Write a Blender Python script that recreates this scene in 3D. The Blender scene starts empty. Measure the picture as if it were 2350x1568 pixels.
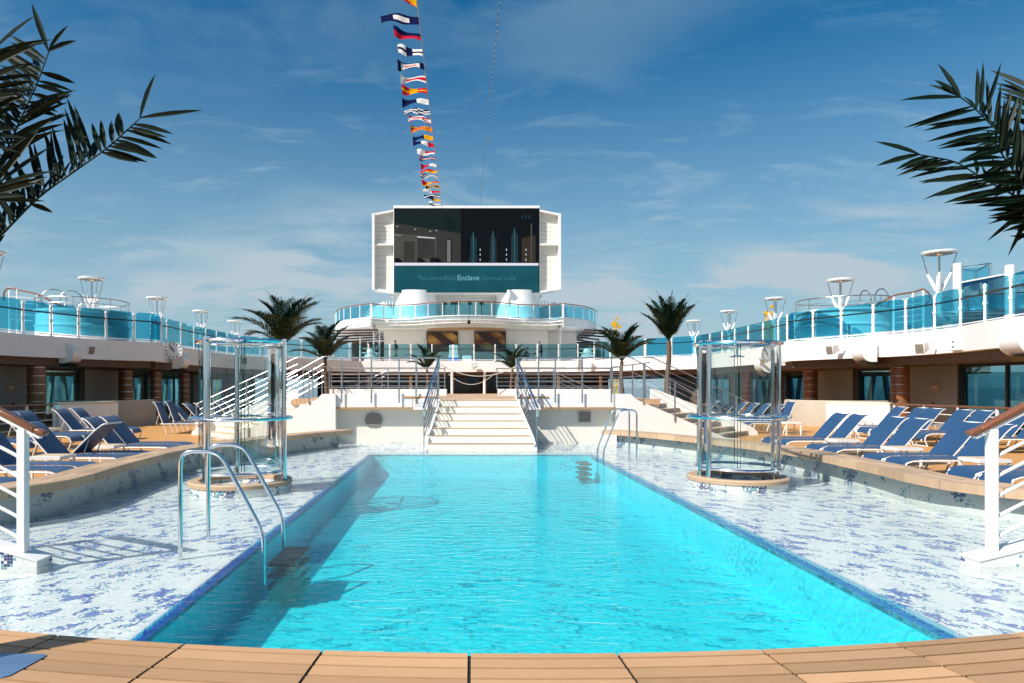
import bpy, bmesh, math, random
from mathutils import Vector, Matrix, noise as mnoise
from mathutils.geometry import tessellate_polygon
R = math.radians
PI = math.pi
rnd = random.Random(7)
scene = bpy.context.scene
col = scene.collection

# ------------------------------------------------------------------ camera maths
CX, CZ, FPX, VX, VY = -0.68, 1.8, 1567.0, 1045.0, 888.0
def at(px, py, Y):
    return Vector(((px - VX) * Y / FPX + CX, Y, CZ - (py - VY) * Y / FPX))

# ------------------------------------------------------------------ materials
class NB:
    def __init__(self, name):
        self.m = bpy.data.materials.new(name); self.m.use_nodes = True
        self.nt = self.m.node_tree
        self.bsdf = self.nt.nodes.get('Principled BSDF'); self.out = self.nt.nodes.get('Material Output')
    def n(self, t, ins=None, **kw):
        nd = self.nt.nodes.new('ShaderNode' + t)
        for k, v in kw.items(): setattr(nd, k, v)
        for k, v in (ins or {}).items(): self.put(nd.inputs[k], v)
        return nd
    def put(self, sock, v):
        if isinstance(v, bpy.types.NodeSocket): self.nt.links.new(v, sock)
        elif isinstance(v, (tuple, list)) and len(v) == 3 and sock.type == 'RGBA': sock.default_value = (*v, 1)
        else: sock.default_value = v
    def math(self, op, a, b=0.0, c=0.0):
        nd = self.n('Math', operation=op); self.put(nd.inputs[0], a); self.put(nd.inputs[1], b); self.put(nd.inputs[2], c)
        return nd.outputs[0]
    def vmath(self, op, a, b=(0, 0, 0)):
        nd = self.n('VectorMath', operation=op); self.put(nd.inputs[0], a); self.put(nd.inputs[1], b)
        return nd.outputs[0]
    def mix(self, f, a, b):
        nd = self.n('Mix', data_type='RGBA'); self.put(nd.inputs[0], f); self.put(nd.inputs[6], a); self.put(nd.inputs[7], b)
        return nd.outputs[2]
    def ramp(self, v, lo, hi):
        nd = self.n('MapRange', clamp=True); self.put(nd.inputs[0], v); self.put(nd.inputs[1], lo); self.put(nd.inputs[2], hi)
        return nd.outputs[0]
    def noise(self, vec, scale, detail=2, rough=.5, dist=0.0):
        nd = self.n('TexNoise', {'Scale': scale, 'Detail': detail, 'Roughness': rough, 'Distortion': dist})
        if vec is not None: self.put(nd.inputs['Vector'], vec)
        return nd.outputs[0]
    def mapping(self, vec, loc=(0, 0, 0), rot=(0, 0, 0), sc=(1, 1, 1)):
        nd = self.n('Mapping', {'Location': loc, 'Rotation': rot, 'Scale': sc}); self.put(nd.inputs[0], vec)
        return nd.outputs[0]
    def pos(self): return self.n('NewGeometry').outputs['Position']
    def bump(self, h, strength, dist=.01):
        nd = self.n('Bump', {'Strength': strength, 'Distance': dist, 'Height': h}); return nd.outputs[0]
    def set(self, **kw):
        for k, v in kw.items(): self.put(self.bsdf.inputs[k.replace('_', ' ')], v)

M = {}
def paint(name, c, rough=.45, var=.05, sc=1.5, metal=0.0, bump=0.0, bsc=60):
    b = NB(name)
    p = b.n('TexCoord').outputs['Object']
    f = b.ramp(b.noise(p, sc, 4, .6), .3, .7)
    lo = tuple(max(0, x * (1 - var)) for x in c); hi = tuple(min(1, x * (1 + var * .6)) for x in c)
    b.set(Base_Color=b.mix(f, lo, hi), Metallic=metal)
    r = b.n('MapRange'); b.put(r.inputs[0], f); b.put(r.inputs[3], max(.02, rough - .05)); b.put(r.inputs[4], rough + .05)
    b.set(Roughness=r.outputs[0])
    if bump: b.set(Normal=b.bump(b.noise(p, bsc, 3), bump))
    M[name] = b.m; return b

_b = paint('white_paint', (.8, .79, .77), .35, .04)
_p = _b.n('TexCoord').outputs['Object']
_f = _b.ramp(_b.noise(_b.mapping(_p, sc=(3, 3, .35)), 2.5, 5, .6), .56, .78)
_c = _b.bsdf.inputs['Base Color'].links[0].from_socket
_b.set(Base_Color=_b.mix(_b.math('MULTIPLY', _f, .35), _c, (.62, .58, .52)))
_b.set(Normal=_b.bump(_b.noise(_p, 1.2, 2), .06, .05))
paint('cream_paint', (.74, .71, .63), .45, .05)
paint('step_cream', (.78, .75, .66), .5, .05)
paint('beige_wall', (.86, .80, .74), .6, .05)
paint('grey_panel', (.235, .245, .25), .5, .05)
paint('grey_louvre', (.22, .20, .17), .5, .15, 30)
paint('chrome', (.78, .79, .8), .09, .04, 3, 1.0)
paint('steel', (.50, .50, .50), .3, .06, 3, 1.0)
paint('black_rail', (.02, .02, .022), .35, .1)
paint('caulk', (.006, .006, .006), .8, .2)
paint('black_plastic', (.015, .015, .016), .4, .1)
paint('lamp_under', (.20, .18, .14), .5, .08)
paint('tan_top', (.62, .47, .33), .5, .08, 8)
paint('sofa_fabric', (.42, .36, .28), .9, .08, 6, bump=.2)
paint('cushion', (.66, .60, .47), .85, .06, 6)
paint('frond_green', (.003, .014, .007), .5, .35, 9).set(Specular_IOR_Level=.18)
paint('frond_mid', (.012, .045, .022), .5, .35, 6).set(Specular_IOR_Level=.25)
paint('palm_bark', (.13, .085, .055), .9, .4, 12, bump=.8, bsc=30)
paint('skin', (.42, .24, .17), .6, .05)
paint('dark_cloth', (.014, .015, .02), .9, .2, 8)
paint('navy_cloth', (.02, .03, .05), .9, .2, 8)
paint('brown_cloth', (.10, .07, .05), .9, .2, 8)
paint('grey_cloth', (.12, .12, .11), .9, .2, 8)
paint('hair', (.012, .009, .008), .7, .2)
paint('crane_yellow', (.75, .42, .02), .5, .1)
paint('hill_green', (.035, .055, .04), .95, .4, .004)
paint('rope', (.55, .5, .42), .9, .1, 30)
paint('blue_plate', (.10, .17, .30), .18, .25, 4)
paint('red_box', (.35, .02, .02), .5, .1)
paint('cooler_blue', (.03, .12, .5), .5, .1)
for nm, c in (('flag_red', (.62, .02, .05)), ('flag_yellow', (.85, .42, .01)), ('flag_blue', (.010, .016, .07)), ('flag_white', (.86, .85, .82)), ('flag_black', (.012, .012, .02))):
    _b = NB(nm); _p = _b.n('TexCoord').outputs['Object']
    _c = _b.mix(_b.noise(_p, 4, 3), tuple(x * .85 for x in c), c)
    _d = _b.n('BsdfDiffuse'); _b.put(_d.inputs[0], _c); _t = _b.n('BsdfTranslucent'); _b.put(_t.inputs[0], _c)
    _m = _b.n('MixShader', {0: .55}); _b.put(_m.inputs[1], _d.outputs[0]); _b.put(_m.inputs[2], _t.outputs[0]); _b.put(_b.out.inputs[0], _m.outputs[0])
    M[nm] = _b.m

def wood(name, c, coord='UV', seam=None, grain=(3, 60, 1), rough=.55, var=.35):
    b = NB(name)
    tc = b.n('TexCoord'); v = tc.outputs['UV'] if coord == 'UV' else tc.outputs['Object']
    g = b.noise(b.mapping(v, sc=grain), 3, 5, .6, .4)
    isl = b.n('NewGeometry').outputs['Random Per Island']
    big = b.noise(v, 1.3, 3)
    f = b.math('ADD', b.math('MULTIPLY', g, .5), b.math('ADD', b.math('MULTIPLY', isl, .45), b.math('MULTIPLY', big, .25)))
    f = b.ramp(f, .25, .95)
    lo = tuple(x * (1 - var) for x in c); hi = tuple(min(1, x * (1 + var * .45)) for x in c)
    colr = b.mix(f, lo, hi)
    if seam:
        ax, pitch = seam
        sp = b.n('SeparateXYZ'); b.put(sp.inputs[0], tc.outputs['Object'])
        fr = b.math('FRACT', b.math('DIVIDE', sp.outputs[ax], pitch))
        k = b.math('LESS_THAN', fr, .07)
        cell = b.math('FLOOR', b.math('DIVIDE', sp.outputs[ax], pitch))
        wn = b.n('TexWhiteNoise', noise_dimensions='1D'); b.put(wn.inputs['W'], cell)
        colr = b.mix(b.math('MULTIPLY', wn.outputs[0], .25), colr, lo)
        colr = b.mix(k, colr, tuple(x * .25 for x in c))
    b.set(Base_Color=colr, Roughness=rough, Normal=b.bump(g, .12))
    M[name] = b.m
wood('teak_coping', (.53, .31, .155), 'UV', var=.45)
wood('teak_pale', (.53, .37, .235), 'UV', var=.4)
wood('teak_deck', (.62, .31, .095), 'OBJ', seam=(0, .11), grain=(20, 1.2, 20))
wood('teak_stage', (.62, .40, .24), 'OBJ', seam=(0, .14), grain=(20, 1.2, 20))
wood('varnished_wood', (.26, .105, .035), 'OBJ', grain=(1, 1, 18), rough=.3)
wood('wood_rail', (.22, .085, .04), 'OBJ', grain=(4, 4, 40), rough=.3)
wood('wood_trim', (.50, .26, .10), 'OBJ', grain=(2, 20, 20), rough=.4)
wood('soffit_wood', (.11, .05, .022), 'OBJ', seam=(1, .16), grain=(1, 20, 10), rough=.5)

def mosaic(name, coord, tile, white, teal, blue, sc=(1.1, 3.6), rot=.45, th=(.60, .66), dens=.75, rough=.25, grout=(.70, .71, .69), gw=.07):
    b = NB(name)
    v = b.pos() if coord == 'POS' else b.n('TexCoord').outputs['UV']
    if coord == 'POS':
        sp = b.n('SeparateXYZ'); b.put(sp.inputs[0], v); cb = b.n('CombineXYZ')
        b.put(cb.inputs[0], b.math('ABSOLUTE', sp.outputs[0])); b.put(cb.inputs[1], sp.outputs[1]); v = cb.outputs[0]
    s = b.vmath('SCALE', v); b.nt.nodes[-1].inputs['Scale'].default_value = 1 / tile
    cell = b.vmath('FLOOR', s); fr = b.vmath('FRACTION', s)
    q = b.vmath('SCALE', cell); b.nt.nodes[-1].inputs['Scale'].default_value = tile
    wn = b.n('TexWhiteNoise', noise_dimensions='3D'); b.put(wn.inputs[0], cell)
    rv = wn.outputs[0]
    warp = b.n('TexNoise', {'Scale': .8, 'Detail': 1}); b.put(warp.inputs[0], q)
    w = b.vmath('SCALE', warp.outputs[1]); b.nt.nodes[-1].inputs['Scale'].default_value = .55
    q2 = b.vmath('ADD', q, w)
    st = b.noise(b.mapping(b.mapping(q2, rot=(0, 0, rot)), sc=(sc[0], sc[1], 1)), 1.6, 2.5, .55)
    k = b.math('ADD', st, b.math('MULTIPLY', b.math('SUBTRACT', rv, .5), .10))
    fb = b.math('MULTIPLY', b.math('GREATER_THAN', k, th[1]), b.math('LESS_THAN', b.math('FRACT', b.math('MULTIPLY', rv, 7.31)), dens))
    ft = b.math('MULTIPLY', b.math('GREATER_THAN', k, th[0]), b.math('LESS_THAN', b.math('FRACT', b.math('MULTIPLY', rv, 13.7)), .42))
    rv2 = b.math('FRACT', b.math('MULTIPLY', rv, 29.3))
    wc = b.mix(rv2, tuple(x * .86 for x in white), white)
    tc = b.mix(rv2, tuple(x * .6 for x in teal), teal)
    bc = b.mix(rv2, tuple(x * .5 for x in blue), blue)
    c = b.mix(fb, b.mix(ft, wc, tc), bc)
    sp = b.n('SeparateXYZ'); b.put(sp.inputs[0], fr)
    gm = b.math('MINIMUM', sp.outputs[0], sp.outputs[1])
    c = b.mix(b.math('LESS_THAN', gm, gw), c, grout)
    b.set(Base_Color=c, Roughness=rough, Normal=b.bump(gm, .15, .002))
    M[name] = b.m
mosaic('shelf_mosaic', 'POS', .024, (.87, .92, .88), (.24, .55, .62), (.02, .10, .56), sc=(2.7, 4.8), rot=1.05, th=(.525, .588), dens=.88, grout=(.84, .85, .83))
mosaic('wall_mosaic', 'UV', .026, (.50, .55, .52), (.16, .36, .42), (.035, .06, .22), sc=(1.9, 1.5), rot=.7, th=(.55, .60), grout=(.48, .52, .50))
mosaic('rim_mosaic', 'UV', .03, (.74, .74, .70), (.14, .38, .46), (.03, .04, .20), sc=(1.5, 1.6), rot=.7, th=(.52, .57), grout=(.66, .67, .64))
mosaic('pool_tile', 'POS', .05, (.07, .90, .95), (.04, .78, .88), (.03, .66, .82), th=(.55, .62), grout=(.09, .88, .93), rough=.35)  # lighter and darker tiles stand in for caustic mottling on the floor
mosaic('pool_wall_tile', 'UV', .05, (.07, .84, .92), (.05, .76, .88), (.04, .68, .84), sc=(1, 1), th=(.6, .72), grout=(.09, .80, .88))
mosaic('edge_tile', 'POS', .024, (.02, .10, .62), (.015, .07, .5), (.01, .03, .32), th=(.5, .6), grout=(.03, .12, .55))

mosaic('waterline_tile', 'UV', .026, (.05, .30, .40), (.04, .2, .25), (.012, .03, .12), sc=(2.2, 1.2), th=(.42, .50), grout=(.08, .3, .36))
def sling():
    b = NB('blue_sling')
    p = b.n('TexCoord').outputs['Object']
    w = b.n('TexWave', {'Scale': 90.0, 'Distortion': .5}); b.put(w.inputs[0], p)
    f = b.noise(p, 3, 3)
    b.set(Base_Color=b.mix(f, (.010, .046, .115), (.018, .072, .17)), Roughness=.5, Normal=b.bump(w.outputs[1], .15, .002))
    b.set(**{'Sheen_Weight': .08})
    M['blue_sling'] = b.m
sling()

def glass(name, tint, ior=1.45, gl=1.0, rough=0.0, base=0.0):
    b = NB(name)
    t = b.n('BsdfTransparent', {'Color': tint}); g = b.n('BsdfGlossy', {'Color': (1, 1, 1), 'Roughness': rough})
    p = b.pos()
    fr = b.n('Fresnel', {'IOR': ior}).outputs[0]
    nz = b.noise(p, .8, 2)
    f = b.math('MULTIPLY', b.math('ADD', fr, base), b.math('ADD', .8 * gl, b.math('MULTIPLY', nz, .4 * gl)))
    mx = b.n('MixShader'); b.put(mx.inputs[0], f); b.put(mx.inputs[1], t.outputs[0]); b.put(mx.inputs[2], g.outputs[0])
    b.put(b.out.inputs[0], mx.outputs[0]); M[name] = b.m
glass('clear_glass', (.84, .92, .91), 1.5, 1.3, 0.0, .035)
paint('glass_edge', (.03, .09, .085), .15, .1)
glass('blue_glass', (.31, .73, .84), 1.4, .6)
glass('pale_blue_glass', (.50, .85, .93), 1.4, .6)
glass('teal_glass', (.55, .78, .82), 1.4, .6)
glass('deep_blue_glass', (.03, .36, .55), 1.4, .8)
glass('window_glass', (.42, .74, .80), 1.45, .8)
def darkglass():
    b = NB('dark_glass'); f = b.noise(b.pos(), .7, 3)
    b.set(Base_Color=b.mix(f, (.006, .012, .018), (.012, .03, .045)), Roughness=.06, Metallic=0.0); M['dark_glass'] = b.m
darkglass()

def water(name, refr, absorb=None, sc=1.0, st=.5, pol=.45):
    b = NB(name)
    p = b.pos()
    n1 = b.noise(b.mapping(p, rot=(0, 0, .15), sc=(1.4 * sc, 3.6 * sc, 1)), 2.2, 3, .55, .6)
    n2 = b.noise(b.mapping(p, rot=(0, 0, -.3), sc=(5 * sc, 10 * sc, 1)), 2.0, 2, .5, .3)
    h = b.math('ADD', n1, b.math('MULTIPLY', n2, .28))
    bp = b.bump(h, st, .022)
    t = b.n('BsdfTransparent', {'Color': (.97, .99, .99)})
    rf = b.n('BsdfRefraction', {'Color': (.97, .99, .99), 'Roughness': 0.0, 'IOR': 1.33, 'Normal': bp})
    gl = b.n('BsdfGlossy', {'Color': (1, 1, 1), 'Roughness': .03, 'Normal': bp})
    m1 = b.n('MixShader', {0: refr}); b.put(m1.inputs[1], t.outputs[0]); b.put(m1.inputs[2], rf.outputs[0])
    fr = b.n('Fresnel', {'IOR': 1.33, 'Normal': bp})
    m2 = b.n('MixShader'); b.put(m2.inputs[0], b.math('MULTIPLY', fr.outputs[0], pol)); b.put(m2.inputs[1], m1.outputs[0]); b.put(m2.inputs[2], gl.outputs[0])
    b.put(b.out.inputs[0], m2.outputs[0])
    if absorb:
        va = b.n('VolumeAbsorption', {'Color': absorb[0], 'Density': absorb[1]}); b.put(b.out.inputs[1], va.outputs[0])
    M[name] = b.m
water('pool_water', .16, ((.0, .88, .95), .34), 1.15, .85, .5)
water('shelf_water', .12, None, 2.2, .8, .26)
def sea():
    b = NB('sea_water'); p = b.pos()
    b.set(Base_Color=b.mix(b.noise(p, .01, 4), (.01, .05, .08), (.02, .09, .12)), Roughness=.15, Normal=b.bump(b.noise(p, .3, 4), .4, 1.0)); M['sea_water'] = b.m
sea()
def emit(name, c, s=1.0, var=.2, sc=1.0, base=(.004, .005, .006)):
    b = NB(name); p = b.n('TexCoord').outputs['Object']
    f = b.noise(p, sc, 3)
    cc = b.mix(f, tuple(x * (1 - var) for x in c), tuple(x * (1 + var) for x in c))
    b.set(Base_Color=base, Roughness=.6, Emission_Color=cc, Emission_Strength=s, Specular_IOR_Level=0.0); M[name] = b.m
emit('led_dark', (.006, .012, .013)); emit('led_black', (.002, .003, .004)); emit('led_grey', (.06, .058, .05), 1, .15)
emit('led_grey_dark', (.03, .03, .026), 1, .2); emit('led_pale', (.13, .13, .12)); emit('led_white', (.62, .60, .68), 1, .03)
emit('led_teal', (.006, .065, .085), 1, .45, .5); emit('led_text', (.035, .135, .18)); emit('led_text_bold', (.10, .27, .34), 1, .05); emit('led_mark', (.008, .035, .045))
emit('led_beam', (.008, .028, .036)); emit('led_beam_red', (.02, .012, .014)); emit('led_beam_core', (.03, .085, .105)); emit('led_brown', (.03, .022, .015), 1, .5, 6)
emit('led_spark', (.5, .55, .6)); emit('lamp_glow', (.8, .45, .15), 1.0)
def picture(name, seed):
    b = NB(name); p = b.n('TexCoord').outputs['Object']
    v = b.n('TexVoronoi', {'Scale': .75}); b.put(v.inputs['Vector'], b.mapping(p, loc=(seed, 0, seed * 2), rot=(.2, .6, .3), sc=(.8, 1, 1.5)))
    w = b.n('TexWave', {'Scale': .22, 'Distortion': 3.0, 'Detail': 2}); b.put(w.inputs[0], b.mapping(p, loc=(seed, 0, 0), rot=(0, .9, 0)))
    c = b.mix(b.ramp(v.outputs[0], .2, .75), (.60, .32, .08), (.16, .035, .015))
    c = b.mix(b.ramp(w.outputs[1], .45, .6), c, (.05, .022, .015))
    b.set(Base_Color=c, Roughness=.4); M[name] = b.m
picture('picture_amber', 1.3); picture('picture_rust', 4.1)

# ------------------------------------------------------------------ mesh builder
class MB:
    def __init__(s): s.v = []; s.f = []; s.uv = []; s.mi = []
    def add(s, verts, faces, uvs=None, mi=0):
        o = len(s.v); s.v += [Vector(p) for p in verts]
        for i, f in enumerate(faces):
            s.f.append([o + k for k in f]); s.uv.append(uvs[i] if uvs else None); s.mi.append(mi)
        return s
    def box(s, a, b, mi=0):
        x0, y0, z0 = a; x1, y1, z1 = b
        return s.hexa([(x0, y0, z0), (x1, y0, z0), (x1, y1, z0), (x0, y1, z0), (x0, y0, z1), (x1, y0, z1), (x1, y1, z1), (x0, y1, z1)], mi=mi)
    def hexa(s, p, uvtop=None, mi=0):
        fs = [(3, 2, 1, 0), (4, 5, 6, 7), (0, 1, 5, 4), (1, 2, 6, 5), (2, 3, 7, 6), (3, 0, 4, 7)]
        uv = None
        if uvtop: uv = [[uvtop[k % 4] for k in f] for f in fs]
        return s.add(p, fs, uv, mi)
    def obox(s, c, sx, sy, sz, rz=0, mi=0):
        m = Matrix.Translation(Vector(c)) @ Matrix.Rotation(rz, 4, 'Z')
        p = [m @ Vector((x * sx / 2, y * sy / 2, z * sz / 2)) for z in (-1, 1) for x, y in ((-1, -1), (1, -1), (1, 1), (-1, 1))]
        return s.hexa(p, mi=mi)
    def bar(s, p0, p1, w, h, mi=0):
        p0, p1 = Vector(p0), Vector(p1); d = (p1 - p0).normalized()
        up = Vector((0, 0, 1)) if abs(d.z) < .95 else Vector((0, 1, 0))
        sd = d.cross(up).normalized() * w / 2; u = sd.cross(d).normalized() * h / 2
        p = [p0 - sd - u, p0 + sd - u, p1 + sd - u, p1 - sd - u, p0 - sd + u, p0 + sd + u, p1 + sd + u, p1 - sd + u]
        return s.hexa(p, mi=mi)
    def prism(s, pts, z0, z1, mi=0, cap=True):
        n = len(pts)
        v = [(p[0], p[1], z0) for p in pts] + [(p[0], p[1], z1) for p in pts]
        f = [(i, (i + 1) % n, n + (i + 1) % n, n + i) for i in range(n)]
        if cap:
            tr = tessellate_polygon([[Vector((p[0], p[1], 0)) for p in pts]])
            ar = sum(pts[i][0] * pts[(i + 1) % n][1] - pts[(i + 1) % n][0] * pts[i][1] for i in range(n))
            for t in tr:
                a, b, c = [Vector((pts[k][0], pts[k][1])) for k in t]
                cw = (b - a).cross(c - a) < 0 if False else ((b.x - a.x) * (c.y - a.y) - (b.y - a.y) * (c.x - a.x)) < 0
                t = tuple(t) if not cw else tuple(reversed(t))
                f.append(tuple(n + k for k in t)); f.append(tuple(reversed(t)))
            if ar < 0: f[:n] = [tuple(reversed(q)) for q in f[:n]]
        return s.add(v, f, mi=mi)
    def vprism(s, pts, axis, a0, a1, mi=0):
        """polygon in (h,z) extruded along the other horizontal axis: axis 'y' -> pts are (x,z)"""
        n = len(pts)
        mk = (lambda p, a: (p[0], a, p[1])) if axis == 'y' else (lambda p, a: (a, p[0], p[1]))
        v = [mk(p, a0) for p in pts] + [mk(p, a1) for p in pts]
        f = [(i, (i + 1) % n, n + (i + 1) % n, n + i) for i in range(n)]
        for t in tessellate_polygon([[Vector((p[0], p[1], 0)) for p in pts]]):
            f.append(tuple(t)); f.append(tuple(n + k for k in reversed(t)))
        return s.add(v, f, mi=mi)
    def tube(s, path, r, n=8, closed=False, cap=True, mi=0):
        P = [Vector(p) for p in path]; m = len(P)
        rs = r if isinstance(r, (list, tuple)) else [r] * m
        tan = []
        for i in range(m):
            a = P[(i - 1) % m] if closed or i else P[i]; b = P[(i + 1) % m] if closed or i < m - 1 else P[i]
            tan.append((b - a).normalized())
        ref = Vector((0, 0, 1)) if abs(tan[0].z) < .9 else Vector((1, 0, 0))
        u = tan[0].cross(ref).normalized(); v = []
        for i in range(m):
            u = (u - tan[i] * u.dot(tan[i])).normalized(); w = tan[i].cross(u)
            for k in range(n):
                a = 2 * PI * k / n; v.append(P[i] + (u * math.cos(a) + w * math.sin(a)) * rs[i])
        f = []
        for i in range(m if closed else m - 1):
            j = (i + 1) % m
            for k in range(n): f.append((i * n + k, i * n + (k + 1) % n, j * n + (k + 1) % n, j * n + k))
        if cap and not closed:
            f.append(tuple(reversed(range(n)))); f.append(tuple((m - 1) * n + k for k in range(n)))
        return s.add(v, f, mi=mi)
    def cyl(s, p0, p1, r0, r1=None, n=12, mi=0):
        return s.tube([p0, p1], [r0, r0 if r1 is None else r1], n, mi=mi)
    def lathe(s, prof, c, n=24, a0=0, a1=2 * PI, mi=0):
        full = abs(a1 - a0 - 2 * PI) < 1e-6; m = n if full else n + 1
        v = []; uv = []
        for i in range(m):
            a = a0 + (a1 - a0) * i / n
            for r, z in prof: v.append((c[0] + r * math.cos(a), c[1] + r * math.sin(a), c[2] + z))
        k = len(prof); f = []; rr = max(p[0] for p in prof)
        for i in range(n):
            j = (i + 1) % m
            for q in range(k - 1):
                f.append((i * k + q, j * k + q, j * k + q + 1, i * k + q + 1))
                u0, u1 = (a1 - a0) * i / n * rr, (a1 - a0) * (i + 1) / n * rr
                uv.append([(u0, prof[q][1]), (u1, prof[q][1]), (u1, prof[q + 1][1]), (u0, prof[q + 1][1])])
        return s.add(v, f, uv, mi)
    def strip(s, path, z0, z1, mi=0, flip=False):
        """vertical wall along a 2-D path with arc-length UVs"""
        L = 0; v = []; f = []; uv = []
        for i, p in enumerate(path):
            if i: L += math.dist(path[i - 1], p)
            v += [(p[0], p[1], z0), (p[0], p[1], z1)]
            if i:
                a = 2 * i - 2; q = (a, a + 2, a + 3, a + 1); l0 = L - math.dist(path[i - 1], p)
                t = [(l0, z0), (L, z0), (L, z1), (l0, z1)]
                f.append(tuple(reversed(q)) if flip else q); uv.append(list(reversed(t)) if flip else t)
        return s.add(v, f, uv, mi)
    def build(s, name, mat, parent=None, smooth=True, angle=40, bevel=0):
        off = Vector()
        p = parent
        while p is not None: off += p.location; p = p.parent
        vs = s.v
        if parent is None and vs:
            lo = [min(q[i] for q in vs) for i in range(3)]; hi = [max(q[i] for q in vs) for i in range(3)]
            off = Vector(((lo[0] + hi[0]) / 2, (lo[1] + hi[1]) / 2, lo[2]))
        me = bpy.data.meshes.new(name)
        me.from_pydata([tuple(q - off) for q in vs], [], s.f); 
        if any(u is not None for u in s.uv):
            l = me.uv_layers.new(name='UVMap')
            for poly, u in zip(me.polygons, s.uv):
                if u:
                    for li, c in zip(poly.loop_indices, u): l.data[li].uv = c
        for m in (mat if isinstance(mat, list) else [mat]): me.materials.append(M[m])
        me.polygons.foreach_set('material_index', s.mi)
        if smooth:
            me.polygons.foreach_set('use_smooth', [True] * len(me.polygons)); me.set_sharp_from_angle(angle=R(angle))
        me.update()
        o = bpy.data.objects.new(name, me); col.objects.link(o)
        if parent is None: o.location = off
        else: o.parent = parent
        if bevel:
            b = o.modifiers.new('bevel', 'BEVEL'); b.width = bevel; b.segments = 2; b.limit_method = 'ANGLE'; b.angle_limit = R(40)
        return o

def tag(o, label=None, cat=None, group=None, kind=None):
    if label: o['label'] = label
    if cat: o['category'] = cat
    if group: o['group'] = group
    if kind: o['kind'] = kind
    return o
def thing(name, label, cat, loc=(0, 0, 0), group=None):
    o = bpy.data.objects.new(name, None); o.empty_display_size = .2; col.objects.link(o); o.location = loc
    return tag(o, label, cat, group)
def struct(o): return tag(o, kind='structure')
def copy_tree(o, parent=None):
    c = o.copy(); col.objects.link(c); c.parent = parent
    for ch in o.children: copy_tree(ch, c)
    return c
def catmull(pts, step=.25):
    P = [Vector((*p, 0)) if len(p) == 2 else Vector(p) for p in pts]; out = []
    for i in range(len(P) - 1):
        p0 = P[max(i - 1, 0)]; p1 = P[i]; p2 = P[i + 1]; p3 = P[min(i + 2, len(P) - 1)]
        n = max(1, int((p2 - p1).length / step))
        for k in range(n):
            t = k / n
            out.append(.5 * ((2 * p1) + (p2 - p0) * t + (2 * p0 - 5 * p1 + 4 * p2 - p3) * t * t + (3 * p1 - p0 - 3 * p2 + p3) * t ** 3))
    out.append(P[-1]); return out
def resample(P, step):
    L = [0]
    for a, b in zip(P, P[1:]): L.append(L[-1] + (b - a).length)
    n = max(1, round(L[-1] / step)); out = []; j = 0
    for k in range(n + 1):
        d = L[-1] * k / n
        while j < len(L) - 2 and L[j + 1] < d: j += 1
        t = (d - L[j]) / max(1e-9, L[j + 1] - L[j]); out.append(P[j].lerp(P[j + 1], min(1, t)))
    return out
def offset(P, d):
    out = []
    for i in range(len(P)):
        t = (P[min(i + 1, len(P) - 1)] - P[max(i - 1, 0)]).normalized()
        out.append(P[i] + Vector((-t.y, t.x, 0)) * d)
    return out
def arc3(c, r, a0, a1, n=24, z=0): return [Vector((c[0] + r * math.cos(a0 + (a1 - a0) * i / n), c[1] + r * math.sin(a0 + (a1 - a0) * i / n), z)) for i in range(n + 1)]
def fillet(pts, r, n=5):
    P = [Vector(p) for p in pts]; out = [P[0]]
    for i in range(1, len(P) - 1):
        a = (P[i - 1] - P[i]); b = (P[i + 1] - P[i]); d = min(r, a.length * .45, b.length * .45)
        p0 = P[i] + a.normalized() * d; p1 = P[i] + b.normalized() * d
        for k in range(n + 1):
            t = k / n; out.append(p0 * (1 - t) ** 2 + P[i] * 2 * t * (1 - t) + p1 * t * t)
    out.append(P[-1]); return out
def text_mb(mb, body, size, loc, bold=0.0, depth=.01, align='CENTER', mi=0, rz=0):
    cu = bpy.data.curves.new('lettering', 'FONT'); cu.body = body; cu.size = size; cu.align_x = align; cu.extrude = depth; cu.offset = bold
    ob = bpy.data.objects.new('lettering', cu); col.objects.link(ob)
    me = bpy.data.meshes.new_from_object(ob.evaluated_get(bpy.context.evaluated_depsgraph_get()))
    m = Matrix.Translation(Vector(loc)) @ Matrix.Rotation(rz, 4, 'Z') @ Matrix.Rotation(PI / 2, 4, 'X')
    mb.add([m @ v.co for v in me.vertices], [tuple(p.vertices) for p in me.polygons], mi=mi)
    w = max((v.co.x for v in me.vertices), default=0) - min((v.co.x for v in me.vertices), default=0)
    bpy.data.objects.remove(ob); bpy.data.curves.remove(cu); bpy.data.meshes.remove(me)
    return w
# ------------------------------------------------------------------ camera, sky, sun
cam = bpy.data.cameras.new('camera'); co = bpy.data.objects.new('camera', cam); col.objects.link(co)
co.location = (CX, 0, CZ); co.rotation_euler = (PI / 2, 0, 0)
cam.sensor_width = 36; cam.lens = 36 * FPX / 2350; cam.shift_x = (1175 - VX) / 2350; cam.shift_y = (VY - 784) / 2350
cam.clip_start = .05; cam.clip_end = 20000
scene.camera = co

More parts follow.
